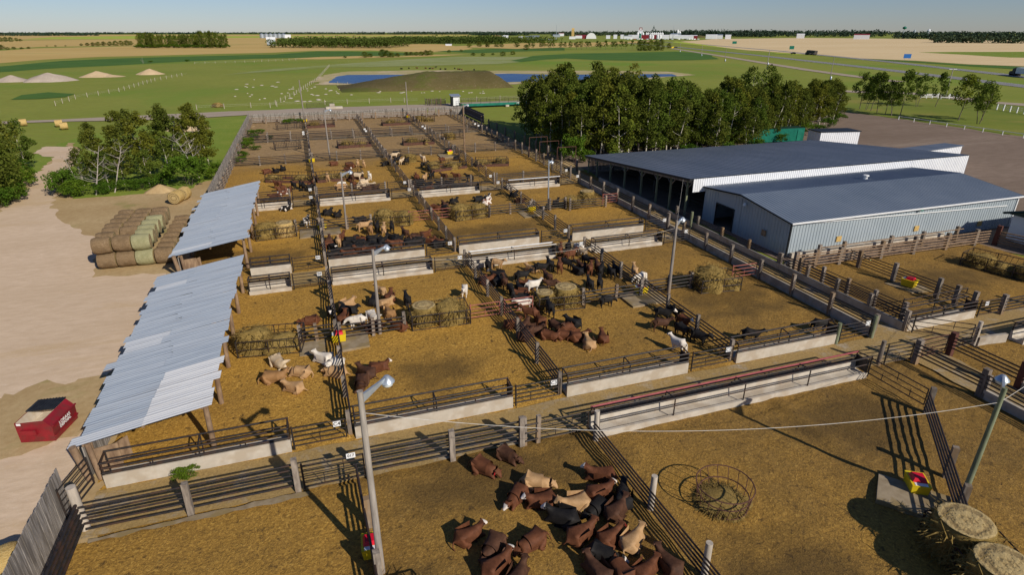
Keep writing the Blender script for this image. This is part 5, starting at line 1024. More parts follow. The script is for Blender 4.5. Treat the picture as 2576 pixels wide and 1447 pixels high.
# ================= TREES =================
def leaf_cloud(mb,centers,n,size,rnd,flat=1.0):
    for (c,r) in centers:
        for _ in range(n):
            while True:
                q=Vector((rnd.uniform(-1,1),rnd.uniform(-1,1),rnd.uniform(-1,1)))
                if q.length<1: break
            p=c+Vector((q.x*r,q.y*r,q.z*r*flat)); s=size*rnd.uniform(.6,1.3)
            u=Vector((rnd.gauss(0,1),rnd.gauss(0,1),rnd.gauss(0,.7))).normalized(); w=u.cross(Vector((rnd.gauss(0,1),rnd.gauss(0,1),rnd.gauss(0,1)))).normalized()
            mb.add([p-u*s*.5,p+w*s*.42,p+u*s*.5,p-w*s*.42],[(0,1,2,3)])
def tree_proto(name,h,cr,seed,leafm,barkm,nc=26,npc=60,ls=.3,crown_lo=.3,multi=1,lean=.05,slim=1.0,bare=0):
    rnd=random.Random(seed); t=thing(name,None,None,(0,0,-80)); tb=MB(); cen=[]
    for s in range(multi):
        a0=rnd.uniform(0,6.28); base=Vector((math.cos(a0)*.25*(multi>1),math.sin(a0)*.25*(multi>1),-.2)); pts=[base]; d=Vector((rnd.uniform(-1,1)*lean+math.cos(a0)*.18*(multi>1),rnd.uniform(-1,1)*lean+math.sin(a0)*.18*(multi>1),1))
        for k in range(6):
            d=(d+Vector((rnd.uniform(-.07,.07),rnd.uniform(-.07,.07),0))).normalized(); pts.append(pts[-1]+d*h*.92/6)
        r0=h*.0125/(multi**.4)
        for k in range(6): tb.tube(pts[k],pts[k+1],r0*(1-k/7.5),7,r0*(1-(k+1)/7.5),False)
        for b in range(9+bare*6):
            k=rnd.uniform(crown_lo*6*.8,5.6); i=int(k); p=pts[i].lerp(pts[i+1],k-i); a=rnd.uniform(0,6.28); L=cr*rnd.uniform(.5,1.05)*(1-.5*(k/6)**2); e=p+Vector((math.cos(a)*L,math.sin(a)*L,L*rnd.uniform(.25,.9)))
            mid=p.lerp(e,.5)+Vector((0,0,-.08*L)); tb.tube(p,mid,r0*.35,5,r0*.25,False); tb.tube(mid,e,r0*.25,5,r0*.08,False)
            if bare:
                for _ in range(3): tb.tube(mid.lerp(e,rnd.random()),e+Vector((rnd.uniform(-1,1),rnd.uniform(-1,1),rnd.uniform(-.3,.8)))*L*.5,r0*.12,4,r0*.05,False)
            else: cen.append((e,cr*rnd.uniform(.22,.4)))
        cen.append((pts[-1],cr*.34))
    if not bare:
        while len(cen)<nc:
            u=rnd.uniform(crown_lo,1.0); prof=math.sin(pi*min(1,((u-crown_lo)/(1-crown_lo))*.82+.16))**.8; a=rnd.uniform(0,6.28); q=rnd.uniform(.35,1.0)*cr*prof*slim
            cen.append((Vector((math.cos(a)*q,math.sin(a)*q,u*h)),cr*rnd.uniform(.2,.38)))
    tb.build('trunk',MT[barkm],t,local=True)
    if not bare:
        cb=MB(); leaf_cloud(cb,cen,npc,ls,rnd,.85); cb.build('crown',MT[leafm],t,local=True)
    return t
TP={'aspen':[tree_proto('aspen_tree',10,2.35,40+i,'leaf','bark',44,64,.3,.2,1,.1) for i in range(6)],
 'poplar':[tree_proto('poplar_tree',10,2.5,60+i,'leaf_b','bark',46,64,.3,.14,1,.06) for i in range(3)],
 'yellow':[tree_proto('yellowing_tree',10,2.0,70,'leaf_y','bark',24,44,.28,.45)],
 'park':[tree_proto('park_tree',9,2.7,80+i,'leaf_b','barkd',34,56,.34,.34,1+(i==1),.08) for i in range(4)],
 'bush':[tree_proto('leafy_shrub',2.4,1.5,90+i,'leaf_g','barkd',24,56,.2,.05,3,.4) for i in range(3)],
 'big':[tree_proto('broadleaf_tree',10,3.7,100+i,'leaf_b' if i else 'leaf','barkd',74,76,.3,.05,1,.1) for i in range(3)],
 'dead':[tree_proto('dead_tree',8,2.2,110+i,'leaf','dead',0,0,.3,.3,1,.35,bare=1) for i in range(2)]}
PROTO=[p for v in TP.values() for p in v]+[p for v in HP.values() for p in v]
BASEH={'aspen':10,'poplar':10,'yellow':10,'park':9,'bush':2.4,'big':10,'dead':8}
def tree(kind,x,y,h,label,group,v=None,share=False,wide=1.0,cat='tree'):
    src=TP[kind][(random.randrange(99) if v is None else v)%len(TP[kind])]; s=h/BASEH[kind]; k=s**.6*wide
    c=copy_thing(src,(x,y,0),random.uniform(0,6.28),(k,k,s),label,group,share); c['category']=cat; return c
random.seed(33)
# aspen grove behind the open barn
GP=[]
poly=[(41.5,92),(46,88.5),(60,87.5),(78,88.5),(80,93.5),(93,98),(104,103.5),(118,112),(131,121),(127,125),(112,118),(96,113),(80,113),(66,117),(54,122),(44.5,124),(42.3,112),(41.3,100)]
def inside(p,P):
    c=False; j=len(P)-1
    for i in range(len(P)):
        if (P[i][1]>p[1])!=(P[j][1]>p[1]) and p[0]<(P[j][0]-P[i][0])*(p[1]-P[i][1])/(P[j][1]-P[i][1])+P[i][0]: c=not c
        j=i
    return c
tries=0
while len(GP)<185 and tries<20000:
    tries+=1; p=(random.uniform(40,132),random.uniform(86,126))
    if inside(p,poly) and all(math.hypot(p[0]-q[0],p[1]-q[1])>1.95 for q in GP): GP.append(p)
for (x,y) in GP:
    edge=x>96; d=random.uniform(.85,1.12)
    if edge: h=8.4*d; kd='aspen'
    else: h=(10.2+1.6*math.sin(x*.13+1)+ (1.0 if y>105 else 0))*d*(.86 if x<46 else 1); kd=random.choice(['aspen','aspen','poplar'])
    if math.hypot(x-64,y-112)<2.6: continue
    tree(kd,x,y,h,('pale trunked aspen at the thin right end of the grove' if edge else 'aspen in the dense grove behind the open barn' if y<104 else 'aspen in the rear of the dense grove towards the pond'),'aspens of the grove behind the barn',share=True)
tree('yellow',64,112,14.0,'tallest tree of the grove, with a yellowing open crown','aspens of the grove behind the barn')
for (x,y) in ((48,86.8),(54,86.2),(61,86),(69,86),(43.5,89.5),(75,86.3),(41,93.5),(99,100.5),(112,107.5),(121,113),(44,104),(88,95),(105,102.6)): tree('bush',x,y,random.uniform(1.6,2.8),'low leafy shrub at the foot of the grove','shrubs at the foot of the grove',share=True,cat='shrub')
tree('bush',38.6+3.4,90.2,4.2,'pale leafy shrub standing by the rusty portals','shrubs at the foot of the grove',cat='shrub',wide=.9)
# left trees
for (x,y,h,k,l) in ((-38.8,90,12,'big','near'),(-43,95,12.5,'big','middle'),(-41.5,101,11,'big','inner'),(-45.5,107,10,'big','rear'),(-49,115,9,'big','furthest'),(-48,98,12,'big','outer'),(-44,86,11,'big','front'),(-52,106,11,'big','hidden'),(-42.5,113,7.5,'poplar','slim'),(-39.2,95.5,7.5,'poplar','short')):
    tree(k,x,y,h,'dark leafy tree in the clump at the left edge, %s one'%l,'trees at the left edge')
for (x,y,h) in ((-37,87.5,2.6),(-36.8,90.5,2.2),(-37.5,94,2.6),(-38.5,99,2.4),(-40,104,2.2),(-38.5,86,2.8),(-36.2,92.3,1.6),(-42,108,2.2)): tree('bush',x,y,h,'low shrub along the foot of the left edge trees','shrubs below the left edge trees',cat='shrub')
for (x,y,h,k,l) in ((-28.6,99,7.4,'aspen','leaning left'),(-25.5,97,8.0,'aspen','near the middle'),(-22.5,100,9.2,'aspen','tall central'),(-19.5,97.5,6.8,'poplar','front right'),(-25,105,9.0,'aspen','rear left'),(-20.6,106,9.0,'aspen','rear middle'),(-16.8,103,8.2,'aspen','right'),(-30.4,105,7.6,'aspen','far left'),(-28,110,8.6,'aspen','back left'),(-22,112,9.0,'aspen','back'),(-17.5,111,8.8,'aspen','back right'),(-18.5,118,8.6,'aspen','thin crowned rear'),(-26.5,93.5,5.2,'poplar','short front'),(-30.5,97.5,5.2,'aspen','short left'),(-15.6,107.5,7.2,'aspen','outer right'),(-21.8,94.5,5,'poplar','small front')):
    tree(k,x,y,h,'aspen in the small grove left of the pens, %s one'%l,'trees of the small left grove')
for (x,y,h,l) in ((-27.6,91.3,7.2,'leaning grey'),(-25.6,92.0,7.0,'branching white'),(-15.8,98,7.6,'slender grey'),(-30,94,5.5,'short grey')): tree('dead',x,y,h,'bare dead tree at the front of the small left grove, %s one'%l,'dead trees of the small left grove')
for (x,y,h,w) in ((-16.6,92.6,4.3,1.25),(-29.3,91.2,2.2,1.1),(-26.5,91.6,1.7,1),(-24,92.2,1.6,1.1),(-21.8,92.6,1.5,1),(-19.6,93.6,2.0,1),(-31.4,93,3.2,1),(-13.8,96.2,1.6,1),(-14,100.5,1.6,1),(-32.3,96,2.4,1),(-30.4,90.8,1.5,1)): tree('bush',x,y,h,'leafy green shrub along the front of the small left grove','shrubs of the small left grove',cat='shrub',wide=w)
# park trees on the lawn
for i,(x,y,h,k) in enumerate(((148.9,132.7,9.5,0),(148.4,130.3,8.5,1),(147.8,128,9.6,2),(145.9,124.3,9.8,3),(145.3,121.2,8.2,0),(144.2,118.2,8,1),(146.1,117.5,10.8,2),(168.7,131.1,8.8,1),(173.7,129.4,9,3),(152.3,106.7,10.2,2),(150.9,100.8,9.4,1),(157.8,104.8,8.2,0))):
    tree('park',x,y,h,'round crowned tree on the lawn','trees on the mown lawn',k,wide=.9 if i<9 else 1.05)
# scattered trees and far woods
def far_tree(px,yb,yt,kind,label,group,wide=1.0,share=True): x,y=G(px,yb); tree(kind,x,y,max(1.2,hgt(px,yb,px,yt)),label,group,share=share,wide=wide,cat='tree' if kind!='bush' else 'shrub')
for px in range(352,572,7):
    e=1-.35*abs((px-460)/110)
    far_tree(px+random.uniform(-3,3),118+random.uniform(-2,2.5),(82 if px<390 else 78 if px>500 and px<550 else 86)+random.uniform(-1,3),'big','tree of the isolated copse in the left wheat field','trees of the isolated copse',.85)
for px in range(345,575,9): far_tree(px,120,112+random.uniform(-2,2),'bush','shrub at the foot of the isolated copse','shrubs of the isolated copse',2.0)
for px,yb,yt in ((205,114.5,109),(220,114.5,107),(235,115,106),(248,115,105),(262,114.5,104),(278,114.5,104),(292,114,102),(306,114,102),(320,113.5,101),(330,113,103),(118,116,114),(140,116,113),(165,115.5,113.5),(5,124,112),(20,124,118),(35,123,117),(55,123,118),(72,122,117),(2,104,93),(15,104,92.5),(28,104,93),(42,103,95),(52,103,97)): far_tree(px,yb,yt,'big','dark field edge bush on the left','field edge bushes on the left',1.6)
for px,yb,yt in ((918,144,130),(932,143,134),(963,143,124),(974,143,126),(986,143,132),(1000,142,133),(1022,139,130),(1035,139,130),(1048,139,130),(1060,139,129),(1072,139,126),(1083,138,126),(868,145,140),(1130,131,125),(1160,129,124),(1190,139,132),(1215,140,133),(1240,138,133),(1265,140,129),(1290,137,128),(1262,118,108),(1300,118,105),(1324,125,112),(1180,118,108),(1206,117,105),(1227,118,104),(1250,117,104)): far_tree(px,yb,yt,'big','solitary bush on the pasture towards the town','bushes on the far pasture',1.5)
for px,yb,yt,k in ((472,154,149,'bush'),(380,157,152,'bush'),(360,159,142,'dead')): far_tree(px,yb,yt,k,'small bush near the gravel heaps' if k=='bush' else 'pale dead tree near the gravel heaps','lone plants near the gravel heaps',1.4)
for k,px in enumerate(list(range(1330,1610,13))): far_tree(px+random.uniform(-4,4),123+random.uniform(-1.5,1),103+random.uniform(-2,4),'park','tree of the orchard rows before the town','trees of the orchard rows',1.2)
for px in (1610,1622,1636,1650,1662): far_tree(px,127,97+random.uniform(0,5),'big','tree of the dark clump beside the service road','trees of the clump beside the service road',1.1)
far_tree(1682,121,108,'big','single round tree at the end of the service road','trees of the clump beside the service road',1.2)
def wood(label,name,p0,p1,depth,h,n,size,mat='leaf_far',trunks=True):
    p0,p1=Vector(p0),Vector(p1); d=(p1-p0); nr=Vector((-d.y,d.x)).normalized(); 
    if nr.y<0: nr=-nr
    rnd=random.Random(int(abs(p0.x)*7+abs(p1.y))); mb=MB(); L=d.length; cs=[]
    for _ in range(n):
        u=rnd.random(); v=rnd.random()**1.3; hh=h*(.72+.28*noise.noise((u*L*.02,v*3,1))+.1*rnd.random()); q=p0+d*u+nr*depth*v; z=hh*rnd.uniform(.25,1)
        cs.append((Vector((q.x,q.y,z)),size*1.6))
    leaf_cloud(mb,cs,9,size,rnd,.8); o=mb.build(name,MT[mat]); return tag(o,label,None,None,'stuff')
wood('dense dark wood between the wheat fields','woods',G(668,120),G(985,121),120,14.5,1500,2.0)
wood('long wood behind the small wheat field','woods',G(985,110.5),G(1270,109.5),110,13.5,1100,2.4)
wood('trees along the near side of the town','woods',G(1200,109),G(1420,107),160,12,500,2.6)
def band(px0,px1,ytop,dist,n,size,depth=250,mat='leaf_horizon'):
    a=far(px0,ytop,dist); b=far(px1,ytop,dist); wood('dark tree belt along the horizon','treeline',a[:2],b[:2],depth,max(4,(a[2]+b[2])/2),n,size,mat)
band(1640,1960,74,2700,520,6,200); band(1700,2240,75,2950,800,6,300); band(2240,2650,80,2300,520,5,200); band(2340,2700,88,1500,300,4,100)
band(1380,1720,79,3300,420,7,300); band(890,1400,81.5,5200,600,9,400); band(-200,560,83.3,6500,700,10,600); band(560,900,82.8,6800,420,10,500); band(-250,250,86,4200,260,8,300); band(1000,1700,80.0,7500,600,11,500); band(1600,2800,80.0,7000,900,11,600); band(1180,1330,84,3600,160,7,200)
# ================= CATTLE =================
def skin_body(V,E,root=0,sub=1,facepts=None,name='cow_body'):
    me=bpy.data.meshes.new(name); me.from_pydata([v[:3] for v in V],E,[]); o=bpy.data.objects.new(name,me); COL.objects.link(o)
    o.modifiers.new('s','SKIN'); 
    sv=me.skin_vertices[0].data
    for i,v in enumerate(V): sv[i].radius=(v[3],v[4] if len(v)>4 else v[3]); sv[i].use_root=(i==root)
    md=o.modifiers.new('b','SUBSURF'); md.levels=sub; md.render_levels=sub
    dg=bpy.context.evaluated_depsgraph_get(); dg.update(); m2=bpy.data.meshes.new_from_object(o.evaluated_get(dg)); bpy.data.objects.remove(o); m2.name=name
    for p in m2.polygons: p.use_smooth=True
    a=m2.attributes.new('face','FLOAT','POINT'); A,B=facepts; A,B=Vector(A),Vector(B); d=B-A; vals=[]
    for v in m2.vertices:
        u=max(0,min(1.25,(v.co-A).dot(d)/d.length_squared)); vals.append(1.0 if (v.co-(A+d*u)).length<.17 and (v.co-A).dot(d)>-.02 else 0.0)
    a.data.foreach_set('value',vals); return m2
def cow_proto(pose):
    if pose in 'SG':
        V=[(0,-.62,1.03,.25,.27),(0,-.12,.96,.33,.35),(0,.40,.98,.30,.36)]; E=[(0,1),(1,2)]
        hd={'S':[(0,.66,1.14,.2),(0,.86,1.30,.15),(0,1.02,1.40,.135),(0,1.18,1.28,.095),(0,1.31,1.18,.075)],'G':[(0,.66,1.06,.2),(0,.92,.92,.15),(0,1.1,.74,.135),(0,1.2,.56,.1),(0,1.26,.42,.08)]}[pose]
        legs=[[2,(.2,.46,.72,.14),(.2,.48,.42,.075),(.2,.46,.13,.05),(.2,.49,.03,.06)],[2,(-.2,.42,.72,.14),(-.2,.36,.42,.075),(-.2,.34,.13,.05),(-.2,.37,.03,.06)],
              [0,(.2,-.56,.74,.19),(.21,-.70,.46,.08),(.21,-.66,.14,.05),(.21,-.62,.03,.06)],[0,(-.2,-.50,.74,.19),(-.21,-.58,.46,.08),(-.21,-.54,.14,.05),(-.21,-.5,.03,.06)]]
        tail=[(0,-.88,1.1,.05),(0,-.97,.8,.03),(.02,-.96,.46,.035)]
    else:
        V=[(0,-.58,.38,.36,.32),(0,-.10,.45,.44,.40),(0,.40,.44,.36,.38)]; E=[(0,1),(1,2)]
        hd={'L':[(0,.62,.60,.21),(.02,.76,.74,.165),(.03,.88,.82,.14),(.04,1.02,.72,.1),(.05,1.13,.63,.08)],'F':[(0,.66,.48,.21),(.03,.82,.45,.165),(.05,.95,.43,.14),(.09,1.08,.3,.1),(.12,1.17,.19,.08)],'T':[(-.05,.68,.56,.2),(-.2,.84,.68,.15),(-.38,.82,.70,.13),(-.5,.68,.56,.095),(-.57,.56,.46,.075)]}[pose]
        legs=[[2,(.24,.62,.22,.13),(.27,.86,.11,.07),(.25,.62,.06,.05)],[2,(-.22,.62,.2,.13),(-.24,.82,.1,.07),(-.2,.58,.06,.05)],[0,(.36,-.42,.26,.22),(.46,-.12,.14,.1),(.52,-.42,.08,.06),(.5,-.2,.05,.05)],[0,(-.34,-.5,.22,.2),(-.42,-.2,.12,.09),(-.4,-.45,.07,.05)]]
        tail=[(0,-.92,.42,.05),(.12,-1.02,.2,.03),(.3,-1.0,.06,.035)]
    def chain(p,pts):
        for q in pts: V.append(q); E.append((p,len(V)-1)); p=len(V)-1
        return p
    n0=len(V); chain(2,hd); poll=n0+2
    A=Vector(hd[2][:3]); B=Vector(hd[4][:3]); dn=(B-A).normalized(); sd=dn.cross(Vector((0,0,1))).normalized()
    for s in (-1,1):
        e1=A+sd*s*.15+Vector((0,0,.04)); e2=A+sd*s*.27+Vector((0,0,.02))-dn*.03; chain(poll,[(*e1,.05),(*e2,.04)])
    for l in legs: chain(l[0],l[1:])
    chain(0,tail)
    return skin_body(V,E,1,2,(tuple(A+dn*.03),tuple(B)))
CMESH={p:cow_proto(p) for p in 'LFTSG'}
for me in CMESH.values(): me.materials.append(CM['red'])
CN={'black':'black','blackwf':'white faced black','red':'red brown','redwf':'white faced red','brown':'dark brown','tan':'tan','gold':'golden brown','cream':'cream','white':'white','spot':'black and white','pied':'red and white'}
PN={'L':'lying','F':'lying','T':'curled up lying','S':'standing','G':'standing head down'}
SHOW=('in the packed herd','packed behind the rails','')
random.seed(5); tags_done=0
tagm=MB().box((0,0,0),(.10,.02,.13)).mesh('ear_tag',MT['yellow']); tagr=MB().box((0,0,0),(.10,.02,.13)).mesh('ear_tag',MT['redlid'])
for (x,y,rz,pose,col,w,e) in COWS:
    ex=CX_[e]; wh=CW[w]; o=bpy.data.objects.new('cow',CMESH[pose]); COL.objects.link(o)
    s=random.uniform(.95,1.07)*(.78 if pose in 'SG' else .84); lean=random.uniform(-.06,.06) if pose in 'LFT' else 0
    fl=-1 if (random.random()<.5 and pose!='T') else 1
    o.location=(x,y,-.02 if y<160 else -.1); o.rotation_euler=(0,lean,rz+random.uniform(-.06,.06)); o.scale=(s*fl,s,s*random.uniform(.96,1.04))
    o.material_slots[0].link='OBJECT'; o.material_slots[0].material=CM[col]
    share=ex in SHOW and col in ('black','brown')
    lab='%s cow %s %s %s'%(CN[col],PN[pose],wh,ex); tag(o,' '.join(lab.split()),'cow','cattle '+wh,None,share)
    if 'ear tag' in ex:
        c=link('ear_tag',tagr if ('red' in ex or 'pink' in ex) else tagm,o); c.location=(.27,.86,.85 if pose=='L' else .46)
# ================= FAR BUILDINGS AND VEHICLES =================
def semi(label,p,q,trail=2):
    p,q=Vector(p),Vector(q); d=(q-p).normalized(); rz=math.atan2(d.y,d.x); t=thing('semi_truck',label,'truck',(p.x,p.y,0),rz,'trucks on the highway')
    MB().hull([(0,-1.15,.7),(2.2,-1.2,.7),(2.2,1.2,.7),(0,1.15,.7),(.2,-1.0,1.9),(2.2,-1.1,2.1),(2.2,1.1,2.1),(.2,1.0,1.9)],[(3,2,1,0),(4,5,6,7),(0,1,5,4),(1,2,6,5),(2,3,7,6),(3,0,4,7)]).build('bonnet',MT['black_plastic'],t,local=True)
    MB().hull([(2.2,-1.2,.7),(5.2,-1.25,.7),(5.2,1.25,.7),(2.2,1.2,.7),(2.9,-1.15,3.2),(5.2,-1.2,3.9),(5.2,1.2,3.9),(2.9,1.15,3.2)],[(3,2,1,0),(4,5,6,7),(0,1,5,4),(1,2,6,5),(2,3,7,6),(3,0,4,7)]).build('cab',MT['black_plastic'],t,local=True)
    x=6.0; L=9.5 if trail==2 else 15
    for k in range(trail): MB().box((x+L/2,0,2.55),(L,2.55,2.7)).build('trailer',MT['plank_dark'] if trail==2 else MT['whitewall'],t,local=True); x+=L+.8
    xs=[1.2,4.6,5.9,x-2,x-3.3]+([14,15.3] if trail==2 else [])
    for xx in xs: MB().tube((xx,-1.25,.5),(xx,1.25,.5),.5,12).build('wheel',MT['black'],t,local=True)
    return t
semi('dark double trailer grain truck on the highway',G(2028,136.0),G(2078,141.2),2); semi('semi truck with a white trailer at the right edge of the highway',G(2542,188.3),G(2640,200),1)
x,y=G(2017,136.2); t=thing('pickup_truck','small dark vehicle just ahead of the grain truck','car',(x-3,y+8,0),rz=-1.05); MB().box((0,0,.75),(4.6,1.8,.8)).build('body',MT['black_plastic'],t,local=True); MB().box((.4,0,1.4),(2.2,1.6,.6)).build('cabin',MT['black_plastic'],t,local=True)
for xx in (-1.5,1.5): MB().tube((xx,-.9,.35),(xx,.9,.35),.35,10).build('wheel',MT['black'],t,local=True)
for px,m,l in ((1692,'yellow','yellow vehicle at the end of the service road'),(1699,'black_plastic','dark van at the end of the service road')):
    x,y=G(px,121); t=thing('parked_car',l,'car',(x,y,0)); MB().box((0,0,.9),(5,2.2,1.0)).build('body',MT[m],t,local=True); MB().box((.3,0,1.7),(3,2,.7)).build('cabin',MT[m],t,local=True)
def fb(name,label,cat,px,ytop,dist,wpx,parts,group=None,z0=0):
    x,y,h=far(px,ytop,dist); u=dist/1480.0; rz=-math.atan2(x,y); t=thing(name,label,cat,(x,y,z0),rz,group); parts(t,max(2.5,h),wpx*u); return t
def bx(m,roof='whitewall',rh=.18,dp=12,gable=True):
    def f(t,h,w):
        MB().box((0,0,h*(1-rh)/2),(w,dp,h*(1-rh))).build('wall',MT[m],t,local=True); e=h*(1-rh); mb=MB()
        mb.hull([(-w/2-.3,-dp/2-.3,e),(w/2+.3,-dp/2-.3,e),(w/2+.3,dp/2+.3,e),(-w/2-.3,dp/2+.3,e),(-w/2-.3,0,h),(w/2+.3,0,h)],[(0,1,5,4),(2,3,4,5),(0,4,3),(1,2,5),(3,2,1,0)]); mb.build('roof',MT[roof],t,local=True)
    return f
def cyl(m,cone='alum'):
    def f(t,h,w): MB().lathe((0,0,0),[(w/2,0),(w/2,h*.8)],14).build('drum',MT[m],t,local=True); MB().lathe((0,0,0),[(w/2,h*.8),(w*.08,h)],14).build('cone_roof',MT[cone],t,local=True)
    return f
for i,px in enumerate((659,670,681,692,703,713.5)): fb('grain_bin','shiny steel grain bin at the far farm','grain bin',px,83.0,2350,9.2,cyl('alum'),'steel grain bins of the far farm')
fb('farm_shed','pale farm shed right of the grain bins','shed',724,86,2350,12,bx('whitewall')); fb('farm_shed','grey farm shed below the grain bins','shed',680,92.5,1100,18,bx('greywall','white',.3))
fb('quonset_hut','small white round roofed hut by the wheat field','hut',1127.6,110,1000,14,bx('whitewall','white',.5,7))
hoop=lambda t,h,w:(MB().add([(math.cos(pi*i/16)*w/2,yy,math.sin(pi*i/16)*h) for yy in (-10,10) for i in range(17)],[(i,i+1,18+i,17+i) for i in range(16)]+[tuple(range(17)),tuple(range(17,34))[::-1]]),None)
def hoopf(t,h,w):
    mb=MB(); mb.add([(math.cos(pi*i/16)*w/2,yy,math.sin(pi*i/16)*h) for yy in (-10,10) for i in range(17)],[(i,i+1,18+i,17+i)[::-1] for i in range(16)]+[tuple(range(17))[::-1],tuple(range(17,34))]); mb.build('arched_cover',MT['white'],t,local=True)
fb('hoop_building','large white arched building at the edge of the town','building',1487.5,82,2000,23,hoopf)
def elev(t,h,w):
    MB().box((0,0,h*.36),(w*1.1,10,h*.72)).build('tower_base',MT['whitewall'],t,local=True); MB().box((0,0,h*.83),(w*.75,8,h*.24)).build('headhouse',MT['red'],t,local=True); MB().box((0,-4.1,h*.82),(w*.5,.3,h*.12)).build('white_band',MT['white'],t,local=True)
fb('grain_elevator','white grain elevator with a red top','grain elevator',1610.7,67,2100,9,elev)
for i in range(9): fb('silo','white silo in the row beside the grain elevator','silo',1626+i*5.0,80.5,2150,4.8,cyl('whitewall','white'),'white silos beside the grain elevator')
for px,m in ((1610,'green'),(1617,'whitewall'),(1604,'whitewall')): fb('silo','%s silo right at the grain elevator'%('green' if m=='green' else 'white'),'silo',px,80,2080,5,cyl(m,'white'),'silos at the grain elevator')
for px in (1636,1642,1655,1661): fb('storage_tank','fat white tank in front of the red shed','tank',px,86.5,1900,6,cyl('whitewall','white'),'fat white tanks of the town')
for px,w,m,rf,yt,ds,l in ((1640,46,'red','red',87,1980,'long red roofed shed behind the white tanks'),(1672,20,'whitewall','white',87,1950,'white shed right of the tanks'),(1594,24,'whitewall','white',87,2000,'white hall left of the tanks'),(1580,18,'whitewall','greyroof',88.5,1950,'low pale hall by the town edge'),(1726,48,'whitewall','whitewall',87.5,2000,'long white roofed hall at the right of the town'),(1700,22,'greywall','greyroof',83,2300,'grey roofed hall behind the town'),(1695,18,'whitewall','white',86,2150,'white hall with a pale roof'),(1462,26,'whitewall','red',87,2100,'white hall with a red roof left of the arched building'),(1470,10,'red','red',88,2000,'small red building'),(1440,14,'whitewall','white',91,1900,'pale shed below the mast'),(1400,16,'greywall','greyroof',85.5,2600,'grey hall behind the mast'),(1412,12,'whitewall','red',82,3200,'pink roofed hall on the left of the town'),(1345,22,'greywall','greyroof',88.5,1750,'grey house with a gable roof at the left of the town'),(1330,14,'greywall','greyroof',90,1700,'smaller grey house at the left of the town'),(1270,16,'whitewall','white',88,2000,'white shed at the left end of the town'),(1310,10,'whitewall','white',91,1650,'tiny white shed'),(1548,8,'whitewall','white',86.5,2000,'small white building among trees'),(1565,7,'whitewall','white',86.5,2000,'tiny white building among trees'),(1530,9,'whitewall','white',88,2000,'white trailer shaped building'),(2168,28,'whitewall','red',84.5,2100,'long white farm building with a red roof on the right'),(1790,24,'whitewall','white',86,2000,'pale hall right of the earth heaps'),(1810,14,'whitewall','greyroof',85.5,2050,'grey roofed house near the earth heaps'),(1832,12,'whitewall','white',86.5,2000,'small white house near the earth heaps'),(2010,9,'whitewall','white',84,2300,'white house among the trees on the right'),(2020,6,'whitewall','white',84,2300,'smaller white house among the trees'),(1750,8,'red','red',89,1900,'little red shed')):
    fb('town_building',l if len(l.split())>3 else l+' at the town edge','building',px,yt,ds,w,bx(m,rf))
for px,yt,h,l in ((1399.5,61,0,'tall thin mast on the left of the town'),(1693,64,0,'thin white mast on the right of the town')):
    x,y,h=far(px,yt,2000); t=thing('radio_mast',l,'mast',(x,y,0)); MB().tube((x,y,0),(x,y,h),.8,5,.4).build('mast',MT['alum'],t)
fb('silo','tall white silo on the right of the town','silo',1704,73.5,2400,5,cyl('whitewall','white')); fb('silo','shorter white silo on the right of the town','silo',1709,77,2400,5,cyl('whitewall','white'))
fb('yellow_tower','pale yellow tower above the trees left of the arched building','tower',1441,70,2600,6,bx('ochre','ochre'))
def wtow(t,h,w):
    MB().tube((0,0,0),(0,0,h*.75),1.2,8).build('column',MT['alum'],t,local=True); MB().lathe((0,0,h*.72),[(1,0),(w/2,h*.08),(w/2,h*.2),(1,h*.28)],12).build('tank',MT['green'],t,local=True)
fb('water_tower','green water tower above the trees','water tower',2271,65.5,2900,7,wtow); fb('silo','pale domed silo above the trees on the right','silo',2334,72,2600,7,cyl('whitewall','whitewall')); fb('silo','dark silo above the trees on the right','silo',2298,73.5,2600,5,cyl('greywall','greywall'))
x,y,h=far(1643,66,2150); t=thing('conveyor_leg','dark conveyor leg standing over the silos','conveyor',(x,y,0)); MB().tube((x-14,y,8),(x,y,h),.9,4).tube((x+16,y,8),(x,y,h),.9,4).tube((x,y,0),(x,y,h+3),1.0,4).build('frame',MT['darkgreen'],t)
for px in range(1575,1760,7): 
    x,y,h=far(px+random.uniform(-3,3),93,1850+random.uniform(-40,40)); t=thing('parked_vehicle','tiny parked vehicle in the rows along the town edge','vehicle',(x,y,0),0,'vehicles parked along the town edge',True); MB().box((0,0,1.1),(6,3,2.2)).build('body',MT[random.choice(['white','red','black_plastic','alum','whitewall'])],t,local=True)
for px in range(1245,1400,9):
    x,y,h=far(px+random.uniform(-3,3),93,1700+random.uniform(-40,40)); t=thing('parked_machine','tiny farm machine in the dealer yard at the left of the town','machine',(x,y,0),0,'machines in the dealer yard',True); MB().box((0,0,1.4),(6,3,2.8)).build('body',MT[random.choice(['green','white','yellow','green','alum'])],t,local=True)
# gravel heaps
def heap(label,px,yb,yt,wpx,mat,seed):
    x,y=G(px,yb); h=hgt(px,yb,px,yt); u=math.hypot(x,y)/1500; r=wpx*u/2; vs,fs=blob(r,h,seed,.25,.5,24,10); mb=MB(); vs=[]; fs=[]
    n=26
    for k in range(9):
        q=k/8
        for i in range(n):
            a=2*pi*i/n; rr=r*(1-q)*(1+noise.noise((math.cos(a)*2,math.sin(a)*2,seed+q))*.25)+.05; vs.append((x+math.cos(a)*rr,y+math.sin(a)*rr*.8,h*(1-(1-q)**1.15)*(1+.12*noise.noise((math.cos(a)*3+q*3,math.sin(a)*3,seed)))-.1))
    for k in range(8): fs+=[(k*n+i,k*n+(i+1)%n,(k+1)*n+(i+1)%n,(k+1)*n+i) for i in range(n)]
    mb.add(vs,fs,True); tag(mb.build('gravel_heap',MT[mat]),label,'gravel heap','heaps on the left pasture')
